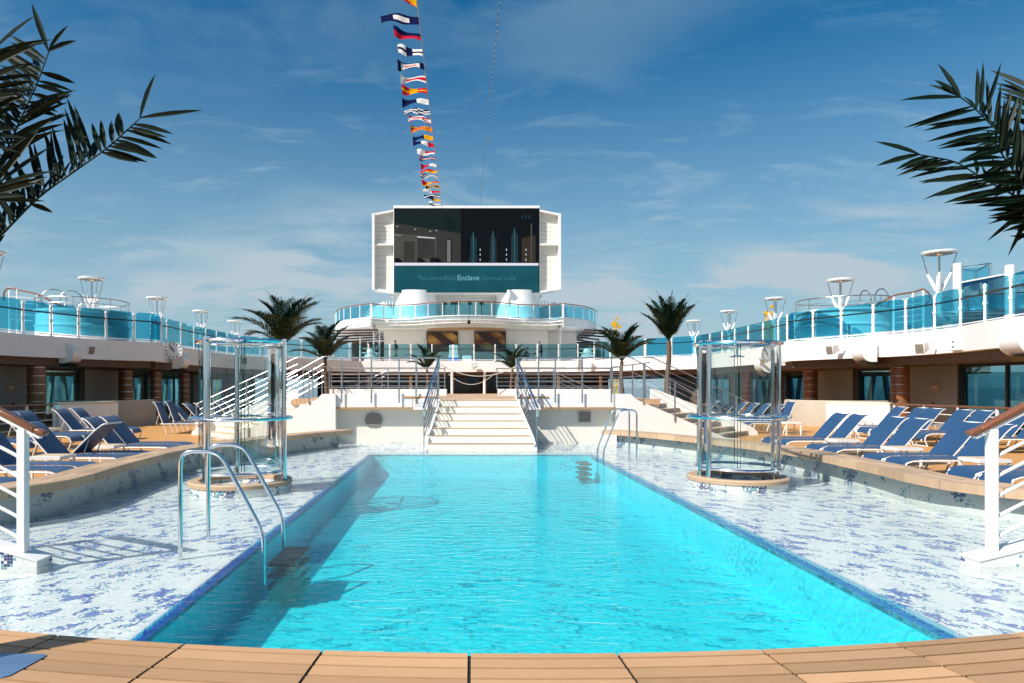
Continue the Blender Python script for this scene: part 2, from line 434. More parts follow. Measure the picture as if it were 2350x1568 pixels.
SUNL = Vector((.85, .62, -1)).normalized()
sd = bpy.data.lights.new('sun', 'SUN'); sd.energy = 5.0; sd.angle = R(.55); sd.color = (1, .95, .88)
so = bpy.data.objects.new('sun', sd); col.objects.link(so); so.rotation_euler = SUNL.to_track_quat('-Z', 'Y').to_euler()
so.location = (-30, -20, 40)
CLX, CLY = 11.3, 4.6
world = bpy.data.worlds.new('World'); scene.world = world; world.use_nodes = True
wn = world.node_tree; wn.nodes.clear()
class WB(NB):
    def __init__(s): s.nt = wn
w = WB()
sky = w.n('TexSky', sky_type='NISHITA', sun_disc=False)
sky.sun_elevation = math.asin(-SUNL.z); sky.sun_rotation = math.atan2(-SUNL.x, -SUNL.y)
sky.air_density = 1.0; sky.dust_density = 1.6; sky.ozone_density = 3.0; sky.altitude = 20
hs = w.n('HueSaturation', {'Hue': .491, 'Saturation': 1.44, 'Value': 1.13}); w.put(hs.inputs['Color'], sky.outputs[0])
d = w.n('TexCoord').outputs['Generated']
sp = w.n('SeparateXYZ'); w.put(sp.inputs[0], d)
zz = w.math('ADD', w.math('MAXIMUM', sp.outputs[2], 0.0), .12)
cb = w.n('CombineXYZ'); w.put(cb.inputs[0], w.math('DIVIDE', sp.outputs[0], zz)); w.put(cb.inputs[1], w.math('DIVIDE', sp.outputs[1], zz))
cv = cb.outputs[0]
wv = w.n('TexNoise', {'Scale': 1.3, 'Detail': 2}); w.put(wv.inputs[0], cv)
ws = w.n('VectorMath', operation='SCALE'); w.put(ws.inputs[0], wv.outputs[1]); ws.inputs['Scale'].default_value = .5
cw = w.vmath('ADD', cv, ws.outputs[0])
c1 = w.noise(w.mapping(cw, loc=(CLX * 3, CLY * 5, 0), rot=(0, 0, .1), sc=(.75, 1.15, 1)), 1.5, 9, .60, .1)
c2 = w.noise(w.mapping(cw, loc=(-1.3, 4.2 + CLX, 0), rot=(0, 0, -.35), sc=(1.4, 3.0, 1)), 2.2, 8, .62, .3)
big = w.noise(w.mapping(cv, loc=(CLX, CLY, 0)), .55, 2, .5)
m1 = w.math('MULTIPLY', w.ramp(c1, .455, .60), w.ramp(big, .40, .56))
m2 = w.math('MULTIPLY', w.ramp(c2, .52, .72), .55)
low = w.ramp(sp.outputs[2], .44, .12)
hz = w.math('MULTIPLY', w.math('POWER', w.ramp(sp.outputs[2], .46, .03), 1.4), .95)
cl = w.math('MULTIPLY', w.math('MAXIMUM', m1, m2), w.math('ADD', .30, w.math('MULTIPLY', low, .95)))
mk = w.math('MINIMUM', w.math('SUBTRACT', w.math('ADD', cl, hz), w.math('MULTIPLY', cl, hz)), .96)
hzc = w.mix(cl, (3.85, 5.85, 6.85), (4.95, 6.0, 6.75))
cc = w.mix(mk, hs.outputs[0], hzc)
bg = w.n('Background', {'Strength': .075}); w.put(bg.inputs[0], cc)
wo = w.n('OutputWorld'); w.put(wo.inputs[0], bg.outputs[0])
scene.view_settings.view_transform = 'Standard'; scene.view_settings.look = 'None'
scene.view_settings.exposure = 0.38; scene.view_settings.gamma = 1.0
scene.cycles.max_bounces = 10; scene.cycles.transparent_max_bounces = 24; scene.cycles.transmission_bounces = 6
scene.cycles.caustics_refractive = False; scene.cycles.caustics_reflective = False
scene.cycles.sample_clamp_indirect = 6.0

# ------------------------------------------------------------------ sea, land
mb = MB(); mb.add([(-9000, -9000, -17), (9000, -9000, -17), (9000, 9000, -17), (-9000, 9000, -17)], [(0, 1, 2, 3)])
struct(mb.build('sea', 'sea_water'))
mb = MB()
for s, n in ((-1, 70), (1, 70)):
    v = []; f = []
    for i in range(n + 1):
        a = R(-50 + 100 * i / n); r = 2300 + 500 * mnoise.noise((i * .12, s * 3, 0))
        h = 16 + 26 * (mnoise.noise((i * .16, s * 7.1, 1)) + .55) + 5 * mnoise.noise((i * .9, s, 4))
        x, y = s * r * math.cos(a), r * math.sin(a)
        v += [(x * .93, y * .93, -17.2), (x, y, h), (x * 1.2, y * 1.2, -17.2)]
        if i: k = 3 * i; f += [(k - 3, k, k + 1, k - 2), (k - 2, k + 1, k + 2, k - 1)]
    mb.add(v, f)
struct(mb.build('hills', 'hill_green'))

# ------------------------------------------------------------------ pool, shelf, water
PX, PY0, PY1, PD = 2.96, 3.1, 18.72, -.62
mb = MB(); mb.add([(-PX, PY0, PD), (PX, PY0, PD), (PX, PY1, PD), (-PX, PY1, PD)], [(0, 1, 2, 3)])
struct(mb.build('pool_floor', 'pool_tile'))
mb = MB(); mb.strip([(-PX, PY0), (-PX, PY1)], PD, -.075); mb.strip([(PX, PY0), (PX, PY1)], PD, -.075, flip=True); mb.strip([(-PX, PY1), (PX, PY1)], PD, -.075); mb.strip([(-PX, PY0), (PX, PY0)], PD, -.075, flip=True)
struct(mb.build('pool_basin_wall', 'pool_wall_tile'))
mb = MB(); q_ = .006
mb.strip([(-PX + q_, PY0), (-PX + q_, PY1)], -.10, -.072); mb.strip([(PX - q_, PY0), (PX - q_, PY1)], -.115, -.072, flip=True); mb.strip([(-PX, PY1 - q_), (PX, PY1 - q_)], -.10, -.072)
struct(mb.build('waterline_tiles', 'waterline_tile'))
mb = MB(); e = .11
for a in ((-PX - e, PY0, -PX, PY1 + e), (PX, PY0, PX + e, PY1 + e), (-PX, PY1, PX, PY1 + e)):
    mb.add([(a[0], a[1], -.071), (a[2], a[1], -.071), (a[2], a[3], -.071), (a[0], a[3], -.071)], [(0, 1, 2, 3)])
struct(mb.build('pool_edge_tiles', 'edge_tile'))
mb = MB()
for a in ((-9, 3, -PX, 23.2), (PX, 3, 9, 23.2), (-PX, PY1, PX, 23.2)):
    mb.add([(a[0], a[1], -.075), (a[2], a[1], -.075), (a[2], a[3], -.075), (a[0], a[3], -.075)], [(0, 1, 2, 3)])
struct(mb.build('pool_shelf', 'shelf_mosaic'))
mb = MB(); g = .04
mb.box((-PX - g, PY0 - g, PD - .1), (PX + g, PY1 + g, 0))
struct(mb.build('pool_water', 'pool_water', smooth=False))
mb = MB()
for a in ((-9, 3, -PX - g, 23.2), (PX + g, 3, 9, 23.2), (-PX - g, PY1 + g, PX + g, 23.2)):
    mb.add([(a[0], a[1], 0), (a[2], a[1], 0), (a[2], a[3], 0), (a[0], a[3], 0)], [(0, 1, 2, 3)])
struct(mb.build('shelf_water', 'shelf_water', smooth=False))

# ------------------------------------------------------------------ coping
CP = [(4.25, 21.0), (4.7, 20.3), (5.3, 19.1), (6.0, 17.3), (6.5, 15.6), (6.68, 14.2), (6.66, 12.8), (6.58, 11.5), (6.46, 10.4), (6.52, 9.6), (6.9, 8.95), (7.6, 8.55), (8.9, 8.35)]
ZT = .46
def coping(path, width, ztop, name, label, ov=.06, pitch=.095, seam=.75, nose=.13, wallz=-.09, side=1, tipext=0, gap=.008, wo=.02, mt='teak_coping'):
    root = thing(name, label, 'pool edge', tuple(path[len(path) // 2][:2]) + (0,))
    P = resample(path, .125)
    per = max(1, round(seam / .125))
    if tipext:
        t = (P[0] - P[1]).normalized(); P0 = [P[0] + t * tipext * (1 - k / 3) for k in range(3)]
    else: P0 = []
    Q = P0 + P
    nb = MB(); tb = MB()
    rows = [(-ov, -ov + .055, nose)]; x = -ov + .055 + gap
    while x < width - .01: rows.append((x, min(x + pitch - gap, width), .03)); x += pitch
    lines = {}
    for r in rows:
        for q in r[:2]: lines[q] = offset(Q, side * q)
    L = [0]
    for a, b in zip(Q, Q[1:]): L.append(L[-1] + (b - a).length)
    for ri, (a, b, th) in enumerate(rows):
        A, B = lines[a], lines[b]
        i = 0
        while i < len(Q) - 1:
            j = min(i + per, len(Q) - 1)
            v = []; f = []; uv = []
            for k in range(i, j + 1):
                pa, pb = A[k].copy(), B[k].copy()
                sh = 0
                if k == i and i > 0: sh = gap * .5
                if k == j and j < len(Q) - 1: sh = -gap * .5
                if sh:
                    t = (Q[min(k + 1, len(Q) - 1)] - Q[max(k - 1, 0)]).normalized(); pa += t * sh; pb += t * sh
                v += [(pa.x, pa.y, ztop - th), (pb.x, pb.y, ztop - th), (pb.x, pb.y, ztop), (pa.x, pa.y, ztop)]
                if k > i:
                    o = 4 * (k - i); u0, u1 = L[k - 1], L[k]
                    for c in range(4):
                        c2 = (c + 1) % 4
                        q = (o - 4 + c, o - 4 + c2, o + c2, o + c)
                        f.append(q if side > 0 else tuple(reversed(q)))
                        w0, w1 = (a if c in (0, 3) else b) + c * .3, (a if c2 in (0, 3) else b) + c * .3
                        t = [(u0, w0), (u0, w1), (u1, w1), (u1, w0)]
                        uv.append(t if side > 0 else list(reversed(t)))
            e0 = (0, 1, 2, 3); o = 4 * (j - i); e1 = (o + 3, o + 2, o + 1, o)
            if side < 0: e0, e1 = tuple(reversed(e0)), tuple(reversed(e1))
            f += [tuple(reversed(e0)), tuple(reversed(e1))]; uv += [[(0, 0)] * 4] * 2
            (nb if ri == 0 else tb).add(v, f, uv)
            i = j
    tb.build('teak_planks', mt, root, smooth=False); nb.build('teak_nosing', mt, root, smooth=False)
    cb = MB(); I = offset(Q, side * (.012 - ov)); O = offset(Q, side * (width - .012))
    for k in range(len(Q) - 1):
        a, b, c, e = I[k], I[k + 1], O[k + 1], O[k]
        pts = [(a.x, a.y), (b.x, b.y), (c.x, c.y), (e.x, e.y)]
        if side < 0: pts.reverse()
        cb.prism([pts[0], pts[3], pts[2], pts[1]], ztop - .1, ztop - .008)
    cb.build('caulked_bed', 'caulk', root, smooth=False)
    wb = MB(); W = [(p.x, p.y) for p in offset(P, side * wo)]; wb.strip(W, wallz, ztop - .02, flip=side < 0)
    if tipext:
        bk = offset(P, side * width)
        wb.strip([(bk[0].x, bk[0].y), W[0]], wallz, ztop - .02, flip=side < 0)
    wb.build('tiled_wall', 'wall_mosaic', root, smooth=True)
    ob = MB(); ob.strip([(p.x, p.y) for p in offset(P, side * (width - .02))], wallz, ztop - .02, flip=side > 0); ob.build('outer_wall', 'white_paint', root)
    return root
cr = catmull(CP, .2)
coping(cr, .40, ZT, 'pool_coping', 'curved teak-topped mosaic wall right of the pool, running past the right-hand shower', side=1, tipext=.42, ov=.20, wo=.04, mt='teak_pale', gap=.011)
cl = [Vector((-p.x, p.y, 0)) for p in cr]
coping(cl, .40, ZT, 'pool_coping', 'curved teak-topped mosaic wall left of the pool, running past the left-hand shower', side=-1, tipext=.42, ov=.20, wo=.04, mt='teak_pale', gap=.011)
ac, ar = (-.3, 15.97), 12.6
na = arc3(ac, ar, -PI / 2 - .44, -PI / 2 + .44, 96)
coping(na, .72, ZT, 'pool_coping', 'wide teak coping with black caulk lines along the near end of the pool', pitch=.118, seam=.72, side=-1, nose=.16, wallz=-1.5, gap=.016)

# near coping end plate
mb = MB(); c = at(20, 1527, 1.34 * FPX / 639)
pts = [(at(x, y, 1.33 * FPX / (y - VY))[0], at(x, y, 1.33 * FPX / (y - VY))[1]) for x, y in ((-60, 1497), (104, 1499), (106, 1503), (60, 1528), (22, 1548), (8, 1552), (-60, 1553))]
mb.prism(pts[::-1], ZT + .0005, ZT + .006)
tag(mb.build('floor_plate', 'blue_plate'), 'glossy blue plate with rounded corners lying on the near teak coping', 'sign plate')

# ------------------------------------------------------------------ lido deck
RO = [(p.x, p.y) for p in offset(cr, .25)]
ne = [(p.x, p.y) for p in offset(na, -.36)]
right = [(22, -8), (22, 64), (4.6, 64), (4.6, 23.1), (4.62, 22.0)] + RO + [(9.0, 5.2), (6.2, 5.0)] + list(reversed([q for q in ne if q[0] > 0])) + [(0, -8)]
left = [(-x, y) for x, y in [(22, -8), (22, 64), (4.6, 64), (4.6, 23.1), (4.62, 22.0)] + RO + [(9.0, 5.2), (6.2, 5.0)]] + [q for q in ne if q[0] <= 0] + [(0, -8)]
mb = MB()
for poly in (right, left, [(-4.6, 23.1), (4.6, 23.1), (4.6, 64), (-4.6, 64)]):
    v = [Vector((*p, .1)) for p in poly]
    tr = tessellate_polygon([v])
    f = []
    for t in tr:
        a, b, c2 = [v[k] for k in t]
        f.append(tuple(t) if (b - a).cross(c2 - a).z > 0 else tuple(reversed(t)))
    mb.add(v, f)
struct(mb.build('pool_deck', 'teak_deck', smooth=False))

# entry steps in the near corners, with white rails
for s, where in ((-1, 'left'), (1, 'right')):
    sh = .30 if s > 0 else 0.0
    root = thing('entry_step', 'tiled mosaic step wall into the shallow water under the %s white handrail' % where, 'pool step', (s * 5.6, 6.9, 0))
    x0, x1 = 4.86 - sh, 7.4
    for nm, mt, z0, zo, y0, y1 in (('tiled_body', 'rim_mosaic', -.09, 0, 6.82, 7.08),):
        b = MB(); v = [(s * x0, y0, z0), (s * x1, y0, z0), (s * x1, y1, z0), (s * x0, y1, z0), (s * x0, y0, .05), (s * x1, y0, .75), (s * x1, y1, .75), (s * x0, y1, .05)]
        fs = [(4, 5, 6, 7), (0, 1, 5, 4), (2, 3, 7, 6), (3, 0, 4, 7), (1, 2, 6, 5)]
        uv = [[(v[k][0], v[k][1] if i == 0 else (v[k][2] if i < 3 else v[k][2])) for k in f] for i, f in enumerate(fs)]
        uv[3] = [(v[k][1], v[k][2]) for k in fs[3]]; uv[4] = [(v[k][1], v[k][2]) for k in fs[4]]
        if s > 0: pass
        else: fs = [tuple(reversed(f)) for f in fs]; uv = [list(reversed(u)) for u in uv]
        b.add(v, fs, uv); b.build(nm, mt, root, smooth=False)
    b = MB(); b.hexa([(s * (x0 - .01), 6.81, .053), (s * x1, 6.81, .753), (s * x1, 7.09, .753), (s * (x0 - .01), 7.09, .053), (s * (x0 - .01), 6.81, .065), (s * x1, 6.81, .765), (s * x1, 7.09, .765), (s * (x0 - .01), 7.09, .065)])
    b.build('cap_strip', 'white_paint', root)
    st = MB()
    for k in range(3): st.box((s * 5.7 + (-.4 if s < 0 else 0) + s * k * .4, 5.3, -.08), (s * 5.7 + (0 if s < 0 else .4) + s * k * .4, 6.74, .06 + .13 * k))
    st.build('step_block', 'rim_mosaic', root, smooth=False)
    rl = thing('pool_stair_rail', 'white metal stair rail with varnished wooden handrail at the %s edge of the pool' % where, 'handrail', (s * 5.1, 6.95, 0))
    xp, yp = 5.08 - sh, 6.95
    b = MB(); b.obox((s * xp, yp, .745), .085, .085, 1.25); b.build('post', 'white_paint', rl, bevel=.008)
    b = MB(); b.obox((s * (7.0 - sh), yp, 1.35), .085, .085, 1.6); b.build('post', 'white_paint', rl, bevel=.008)
    hp = [(s * (q - sh), yp, z) for q, z in ((4.84, 1.29), (4.95, 1.33), (5.4, 1.57), (6.2, 2.0), (7.2, 2.5))]
    b = MB()
    for p, q in zip(hp, hp[1:]): b.bar(Vector(p) + Vector((0, 0, .03)), Vector(q) + Vector((0, 0, .03)), .10, .055)
    b.build('wood_handrail', 'wood_rail', rl, bevel=.015)
    b = MB(); b.bar((s * (4.9 - sh), yp, 1.285), (s * (7.2 - sh), yp, 2.455), .06, .03); b.build('rail_carrier', 'white_paint', rl)
    for k in range(5):
        z = 1.07 - k * .205
        b = MB(); path = [(s * (q - sh), yp, z + w) for q, w in ((5.06, -.02), (5.2, .06), (5.6, .26), (6.3, .64), (7.1, 1.08))]
        b.tube(fillet(path, .2), .018, 8); b.build('lower_rail', 'white_paint', rl)

# ------------------------------------------------------------------ pool ladders
def ladder(s, yc, dy, x_out, x_in, h, label):
    root = thing('pool_ladder', label, 'pool ladder', (s * x_out, yc, 0))
    for y in (yc - dy / 2, yc + dy / 2):
        p = [(s * x_out, y, -.07), (s * x_out, y, h), (s * (x_out - .42), y, h), (s * x_in, y, .22), (s * (x_in - .01), y, -.34)]
        b = MB(); b.tube(fillet(p, .14, 6), .0235, 12, cap=False); b.build('grab_rail', 'chrome', root)
    for k in range(4):
        b = MB(); b.box((min(s * 2.42, s * 2.72), yc - dy / 2 + .03, -.12 - .125 * k - .04), (max(s * 2.42, s * 2.72), yc + dy / 2 - .03, -.12 - .125 * k)); b.build('tread', 'black_plastic', root)
ladder(-1, 7.82, .84, 3.66, 2.76, 1.1, 'curved chrome pool ladder on the left edge of the pool, nearest the viewer')
ladder(1, 17.3, .72, 3.82, 3.0, 1.22, 'curved chrome pool ladder at the far right corner of the pool')

# ------------------------------------------------------------------ showers
def shower(s, cx, cy, label, angs):
    root = thing('pool_shower', label, 'shower', (cx, cy, 0))
    b = MB(); n = 40
    b.lathe([(.70, .06), (.90, .06), (.90, .125), (.885, .14), (.72, .14), (.705, .125), (.70, .06)], (cx, cy, 0), n); b.build('teak_ring', 'teak_pale', root)
    b = MB(); b.lathe([(.875, -.09), (.875, .07)], (cx, cy, 0), n); b.build('outer_tiles', 'rim_mosaic', root)
    b = MB(); b.lathe([(.712, .07), (.712, -.09)], (cx, cy, 0), n); b.lathe([(.712, .01), (.001, .012)], (cx, cy, 0), n); b.build('inner_basin', 'rim_mosaic', root)
    for a, r, rp in angs:
        x, y = cx + r * math.cos(R(a)), cy + r * math.sin(R(a))
        b = MB(); b.cyl((x, y, .13), (x, y, 2.66), rp, n=16); b.lathe([(rp * 1.25, .14), (rp * 1.25, .16), (rp, .165)], (x, y, 0), 16); b.build('post', 'chrome', root)
    g0, g1 = (R(-160), R(110)) if s < 0 else (R(70), R(340))
    for nm, z, r, rt in (('top_ring', 2.60, .76, .035), ('hand_ring', 1.24, .89, .028), ('lower_ring', .30, .74, .028)):
        b = MB(); full = nm == 'hand_ring'
        if full: b.tube(arc3((cx, cy), r, 0, 2 * PI, 48, z)[:-1], rt, 8, closed=True)
        else: b.tube(arc3((cx, cy), r, 0, 2 * PI, 40, z)[:-1], rt, 8, closed=True)
        b.build(nm, 'chrome', root)
    for k in range(3):
        a0 = g0 + (g1 - g0) * k / 3 + .03; a1 = g0 + (g1 - g0) * (k + 1) / 3 - .03
        b = MB(); b.lathe([(.71, .34), (.71, 2.56)], (cx, cy, 0), 10, a0, a1); b.build('curved_glass', 'clear_glass', root)
        for ae in (a0, a1):
            x, y = cx + .71 * math.cos(ae), cy + .71 * math.sin(ae); b = MB(); b.obox((x, y, 1.45), .014, .012, 2.22, ae); b.build('glass_edge', 'glass_edge', root)
    b = MB(); b.lathe([(.002, 2.36), (.13, 2.36), (.13, 2.375), (.03, 2.40), (.02, 2.56)], (cx, cy, 0), 20); b.build('shower_head', 'chrome', root)
    b = MB(); b.tube([(cx - .72, cy, 2.57), (cx + .72, cy, 2.57)], .022, 8); b.tube([(cx, cy - .72, 2.57), (cx, cy + .72, 2.57)], .022, 8); b.build('top_brace', 'chrome', root)
    return root
shower(-1, -4.54, 12.3, 'round glass and chrome shower standing in the shallow water left of the pool', [(0, .78, .04), (113, .74, .048), (238, .74, .068)])
shower(1, 4.62, 12.84, 'round glass and chrome shower standing in the shallow water right of the pool', [(188, .74, .036), (207, .74, .046), (5, .70, .034), (-9, .74, .04)])

# ------------------------------------------------------------------ central stairs and stage
st = thing('pool_stairs', 'wide cream staircase with teak nosings rising from the far end of the pool', 'stairs', (0, 19.5, 0))
YS, YT, ZL, NS = 19.35, 21.45, 1.39, 7
def hw(y): return 1.59 + (1.26 - 1.59) * (y - YS) / (YT - YS)
XC = .04
b = MB(); nz = MB(); rz = ZL / NS; run = (YT - YS) / (NS - 1)
for k in range(NS):
    y0 = YS + run * k; z1 = rz * (k + 1); y1 = YT + 1.5 if k == NS - 1 else y0 + run
    a, c = hw(y0) - .06, hw(min(y1, YT)) - .06
    b.hexa([(XC - a, y0, rz * k - (.09 if k == 0 else .0)), (XC + a, y0, rz * k - (.09 if k == 0 else 0)), (XC + c, y1, rz * k - .002), (XC - c, y1, rz * k - .002), (XC - a, y0, z1), (XC + a, y0, z1), (XC + c, y1, z1), (XC - c, y1, z1)])
    nz.box((XC - a + .02, y0 - .008, z1 - .02), (XC + a - .02, y0 + .05, z1 + .004))
b.build('steps', 'step_cream', st, smooth=False); nz.build('nosings', 'wood_trim', st, smooth=False)
for s in (-1, 1):
    b = MB(); n = 8; v = []; f = []
    for i in range(n + 1):
        y = YS - .04 + (YT - YS + .2) * i / n; h = hw(min(y, YT)); zt = max(.10, (y - YS + .12) / (YT - YS) * (ZL - rz) + rz * .55); zt = min(zt, ZL + .02)
        if i == 0: zt = .02
        xo, xi = XC + s * h, XC + s * (h - .06)
        v += [(xi, y, -.09), (xo, y, -.09), (xo, y, zt), (xi, y, zt)]
        if i:
            o = 4 * i
            for c in range(4):
                q = (o - 4 + c, o - 4 + (c + 1) % 4, o + (c + 1) % 4, o + c); f.append(q if s > 0 else tuple(reversed(q)))
    f += [(0, 3, 2, 1), (4 * n, 4 * n + 1, 4 * n + 2, 4 * n + 3)]
    b.add(v, f); b.build('side_wall', 'white_paint', st, smooth=False)
for s, w_ in ((-1, 'left'), (1, 'right')):
    rl = thing('stair_railing', 'polished steel stair railing on the %s side of the wide pool staircase' % w_, 'railing', (XC + s * 1.62, 19.5, 0))
    P0 = Vector((XC + s * 1.63, YS + .25, 1.23)); P1 = Vector((XC + s * 1.24, YT + .45, 2.72)); dn = P1 - P0
    b = MB(); b.tube(fillet([P0 + Vector((0, -.05, -.28)), P0 + Vector((0, -.1, -.06)), P0, P1, P1 + Vector((0, .12, -.02)), P1 + Vector((0, .16, -.3))], .08), .03, 10); b.build('handrail', 'chrome', rl)
    for k in range(1, 5):
        o = Vector((0, 0, -.235 * k + .03)); b = MB(); b.tube([P0 + o, P1 + o], .0135, 6); b.build('rail', 'steel', rl)
    for t in (.02, .5, .97):
        p = P0 + dn * t; zb = -.09 if t < .1 else p.z - 1.18
        b = MB(); b.obox((p.x, p.y, (p.z + zb) / 2), .03, .05, p.z - zb); b.build('post', 'steel', rl, bevel=.006)

sg = thing('pool_stage', 'white raised stage with wooden trim behind the pool and its staircase', 'stage', (0, 24, 0))
b = MB(); b.box((-4.9, 22.5, -.09), (4.9, 22.9, 1.12)); b.build('niche_wall', 'cream_paint', sg)
# curved front fascia with curb
def fas(x): return 22.2 + .0 * x
for s in (-1, 1):
    b = MB(); b.box((min(XC + s * 1.27, s * 5.0), 22.16, 1.13), (max(XC + s * 1.27, s * 5.0), 22.9, 1.57)); b.build('fascia', 'white_paint', sg, bevel=.01)
    b = MB(); b.box((min(XC + s * 1.45, s * 4.55), 22.13, 1.085), (max(XC + s * 1.45, s * 4.55), 22.2, 1.128)); b.build('lower_trim', 'wood_trim', sg)
    b = MB(); b.box((min(XC + s * 1.30, s * 2.35), 22.135, 1.44), (max(XC + s * 1.30, s * 2.35), 22.158, 1.49)); b.build('upper_trim', 'wood_trim', sg)
b = MB(); b.box((-6.2, 22.92, 1.2), (6.2, 41, 1.388)); b.build('stage_floor', 'teak_stage', sg)
b = MB(); b.box((-6.2, 23.05, .1), (6.2, 41, 1.198)); b.build('stage_body', 'white_paint', sg)
b = MB(); b.box((XC - 1.26, 22.4, 1.3885), (XC + 1.26, 22.92, 1.392)); b.build('landing', 'teak_stage', sg)
for x0, x1 in ((-6.2, -1.05), (1.2, 6.2)):
    b = MB(); b.box((x0, 30.0, 1.389), (x1, 30.5, 1.70)); b.build('rear_curb', 'white_paint', sg, bevel=.02)
# niche grilles
b = MB(); cx_, cz_ = -3.37, .72
ov = [(cx_ + (.085 if math.cos(t) > 0 else -.085) + .22 * math.cos(t), cz_ + .24 * math.sin(t)) for t in [2 * PI * i / 32 + .01 for i in range(32)]]
b.vprism(ov[::-1], 'y', 22.465, 22.5)
tag(b.build('oval_grille', 'steel'), 'oval grey grille on the white wall left of the staircase', 'grille')
o = bpy.context.scene.objects[-1] if False else None
b = MB(); ov2 = [(cx_ + (x - cx_) * .9, cz_ + (z - cz_) * .88) for x, z in ov]; b.vprism(ov2[::-1], 'y', 22.45, 22.466)
gm = [x for x in col.objects if x.name == 'oval_grille'][0]; b.build('mesh_face', 'grey_louvre', gm)
b = MB(); b.box((3.37, 22.465, .62), (3.79, 22.498, 1.0)); g2 = b.build('square_grille', 'steel', bevel=.01)
tag(g2, 'square grey grille on the white wall right of the staircase', 'grille')
b = MB(); b.box((3.395, 22.45, .645), (3.765, 22.466, .975)); b.build('mesh_face', 'grey_louvre', g2)
# notice boards either side of the stairs
for s, w_ in ((-1, 'left'), (1, 'right')):
    x = s * 1.83 + .02
    nb_ = thing('notice_board', 'white notice with wavy wooden frame hanging on the stage %s of the staircase' % w_, 'notice', (x, 22.1, 1.1))
    b = MB(); top = [(x + .26 - .52 * i / 10, 1.44 + .018 * math.sin(i / 10 * 2 * PI)) for i in range(11)]
    b.vprism([(x - .26, 1.03), (x + .26, 1.03)] + top, 'y', 22.10, 22.132); b.build('frame', 'wood_trim', nb_)
    b = MB(); top = [(x + .235 - .47 * i / 10, 1.415 + .018 * math.sin(i / 10 * 2 * PI)) for i in range(11)]
    b.vprism([(x - .235, 1.055), (x + .235, 1.055)] + top, 'y', 22.09, 22.101); b.build('panel', 'white_paint', nb_)
    b = MB()
    for k in range(4): b.box((x - .17, 22.086, 1.30 - k * .05), (x + .17 - .07 * (k % 3), 22.0895, 1.308 - k * .05))
    b.box((x + .12, 22.086, 1.37), (x + .18, 22.0895, 1.39))
    b.build('text_lines', 'grey_louvre', nb_)

# side flights of stairs
for s, w_ in ((-1, 'left'), (1, 'right')):
    sf = thing('side_stairs', 'white flight of stairs with tan treads descending %s from the stage to the deck' % w_, 'stairs', (s * 6.5, 22.8, 0))
    A0, A1, B0, B1 = (4.95, 22.25), (8.0, 22.25), (6.25, 24.0), (9.6, 24.0); n = 7
    def lerp(p, q, t): return (p[0] + (q[0] - p[0]) * t, p[1] + (q[1] - p[1]) * t)
    rb = MB(); tb = MB()
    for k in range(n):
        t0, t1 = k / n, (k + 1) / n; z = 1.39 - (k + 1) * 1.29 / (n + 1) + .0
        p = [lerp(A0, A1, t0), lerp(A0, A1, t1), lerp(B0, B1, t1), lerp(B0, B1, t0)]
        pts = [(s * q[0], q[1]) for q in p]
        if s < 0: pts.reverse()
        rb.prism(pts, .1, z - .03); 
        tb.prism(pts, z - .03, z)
    rb.build('risers', 'grey_panel' if s > 0 else 'step_cream', sf, smooth=False); tb.build('treads', 'tan_top', sf, smooth=False)  # right risers coloured grey for faces turned from the sun, left ones cream
    b = MB(); prof = [(s * 4.55, -.09), (s * 8.6, -.09), (s * 8.6, .1), (s * 8.05, .16), (s * 5.15, 1.40), (s * 4.99, 1.57), (s * 4.55, 1.57), (s * 4.55, .8)]
    if s < 0: prof.reverse()
    b.vprism(prof, 'y', 22.05, 22.22); b.build('near_wall', 'white_paint', sf, smooth=False)
    b = MB(); b.box((min(s * 4.55, s * 4.72), 22.22, -.09), (max(s * 4.55, s * 4.72), 22.49, 1.12)); b.build('niche_return', 'cream_paint', sf)
    b = MB(); prof = [(s * 6.2, .1), (s * 9.95, .1), (s * 9.95, .22), (s * 9.7, .42), (s * 6.35, 1.72), (s * 6.2, 1.72)]
    if s < 0: prof.reverse()
    b.vprism(prof, 'y', 24.0, 24.14); b.build('far_wall', 'white_paint', sf, smooth=False)
    # railings of this flight
    for nm, q0, q1, yv, corner in (('near', Vector((s * 4.95, 22.1, 2.78)), Vector((s * 7.75, 22.1, 1.2)), 22.1, 1), ('far', Vector((s * 6.24, 24.05, 2.84)), Vector((s * 9.7, 24.05, 1.24)), 24.05, 0)):
        rl = thing('stair_railing', 'steel railing along the %s side of the %s side stairs, sloping down from the stage' % (nm, w_), 'railing', (q0.x, q0.y, .5))
        b = MB(); b.tube(fillet([q0 - Vector((s * .3, 0, 0)), q0, q1, q1 + Vector((s * .12, 0, -.08)), q1 + Vector((s * .1, 0, -.5)), q1 + Vector((-s * .12, 0, -.55))], .1), .02, 8); b.build('handrail', 'steel', rl)
        for k in range(1, 5):
            o = Vector((0, 0, -.19 * k - .05)); b = MB(); b.tube([q0 + o, q1 + o], .0075, 6); b.build('rail', 'steel', rl)
        for t in (.16, .52, .86):
            p = q0.lerp(q1, t); zb = p.z - 1.28 if nm == 'near' else max(.1, p.z - 1.15)
            b = MB(); b.obox((p.x, p.y - (.07 if nm == 'near' else 0), (p.z + zb) / 2), .045, .022, p.z - zb); b.build('post', 'steel', rl)

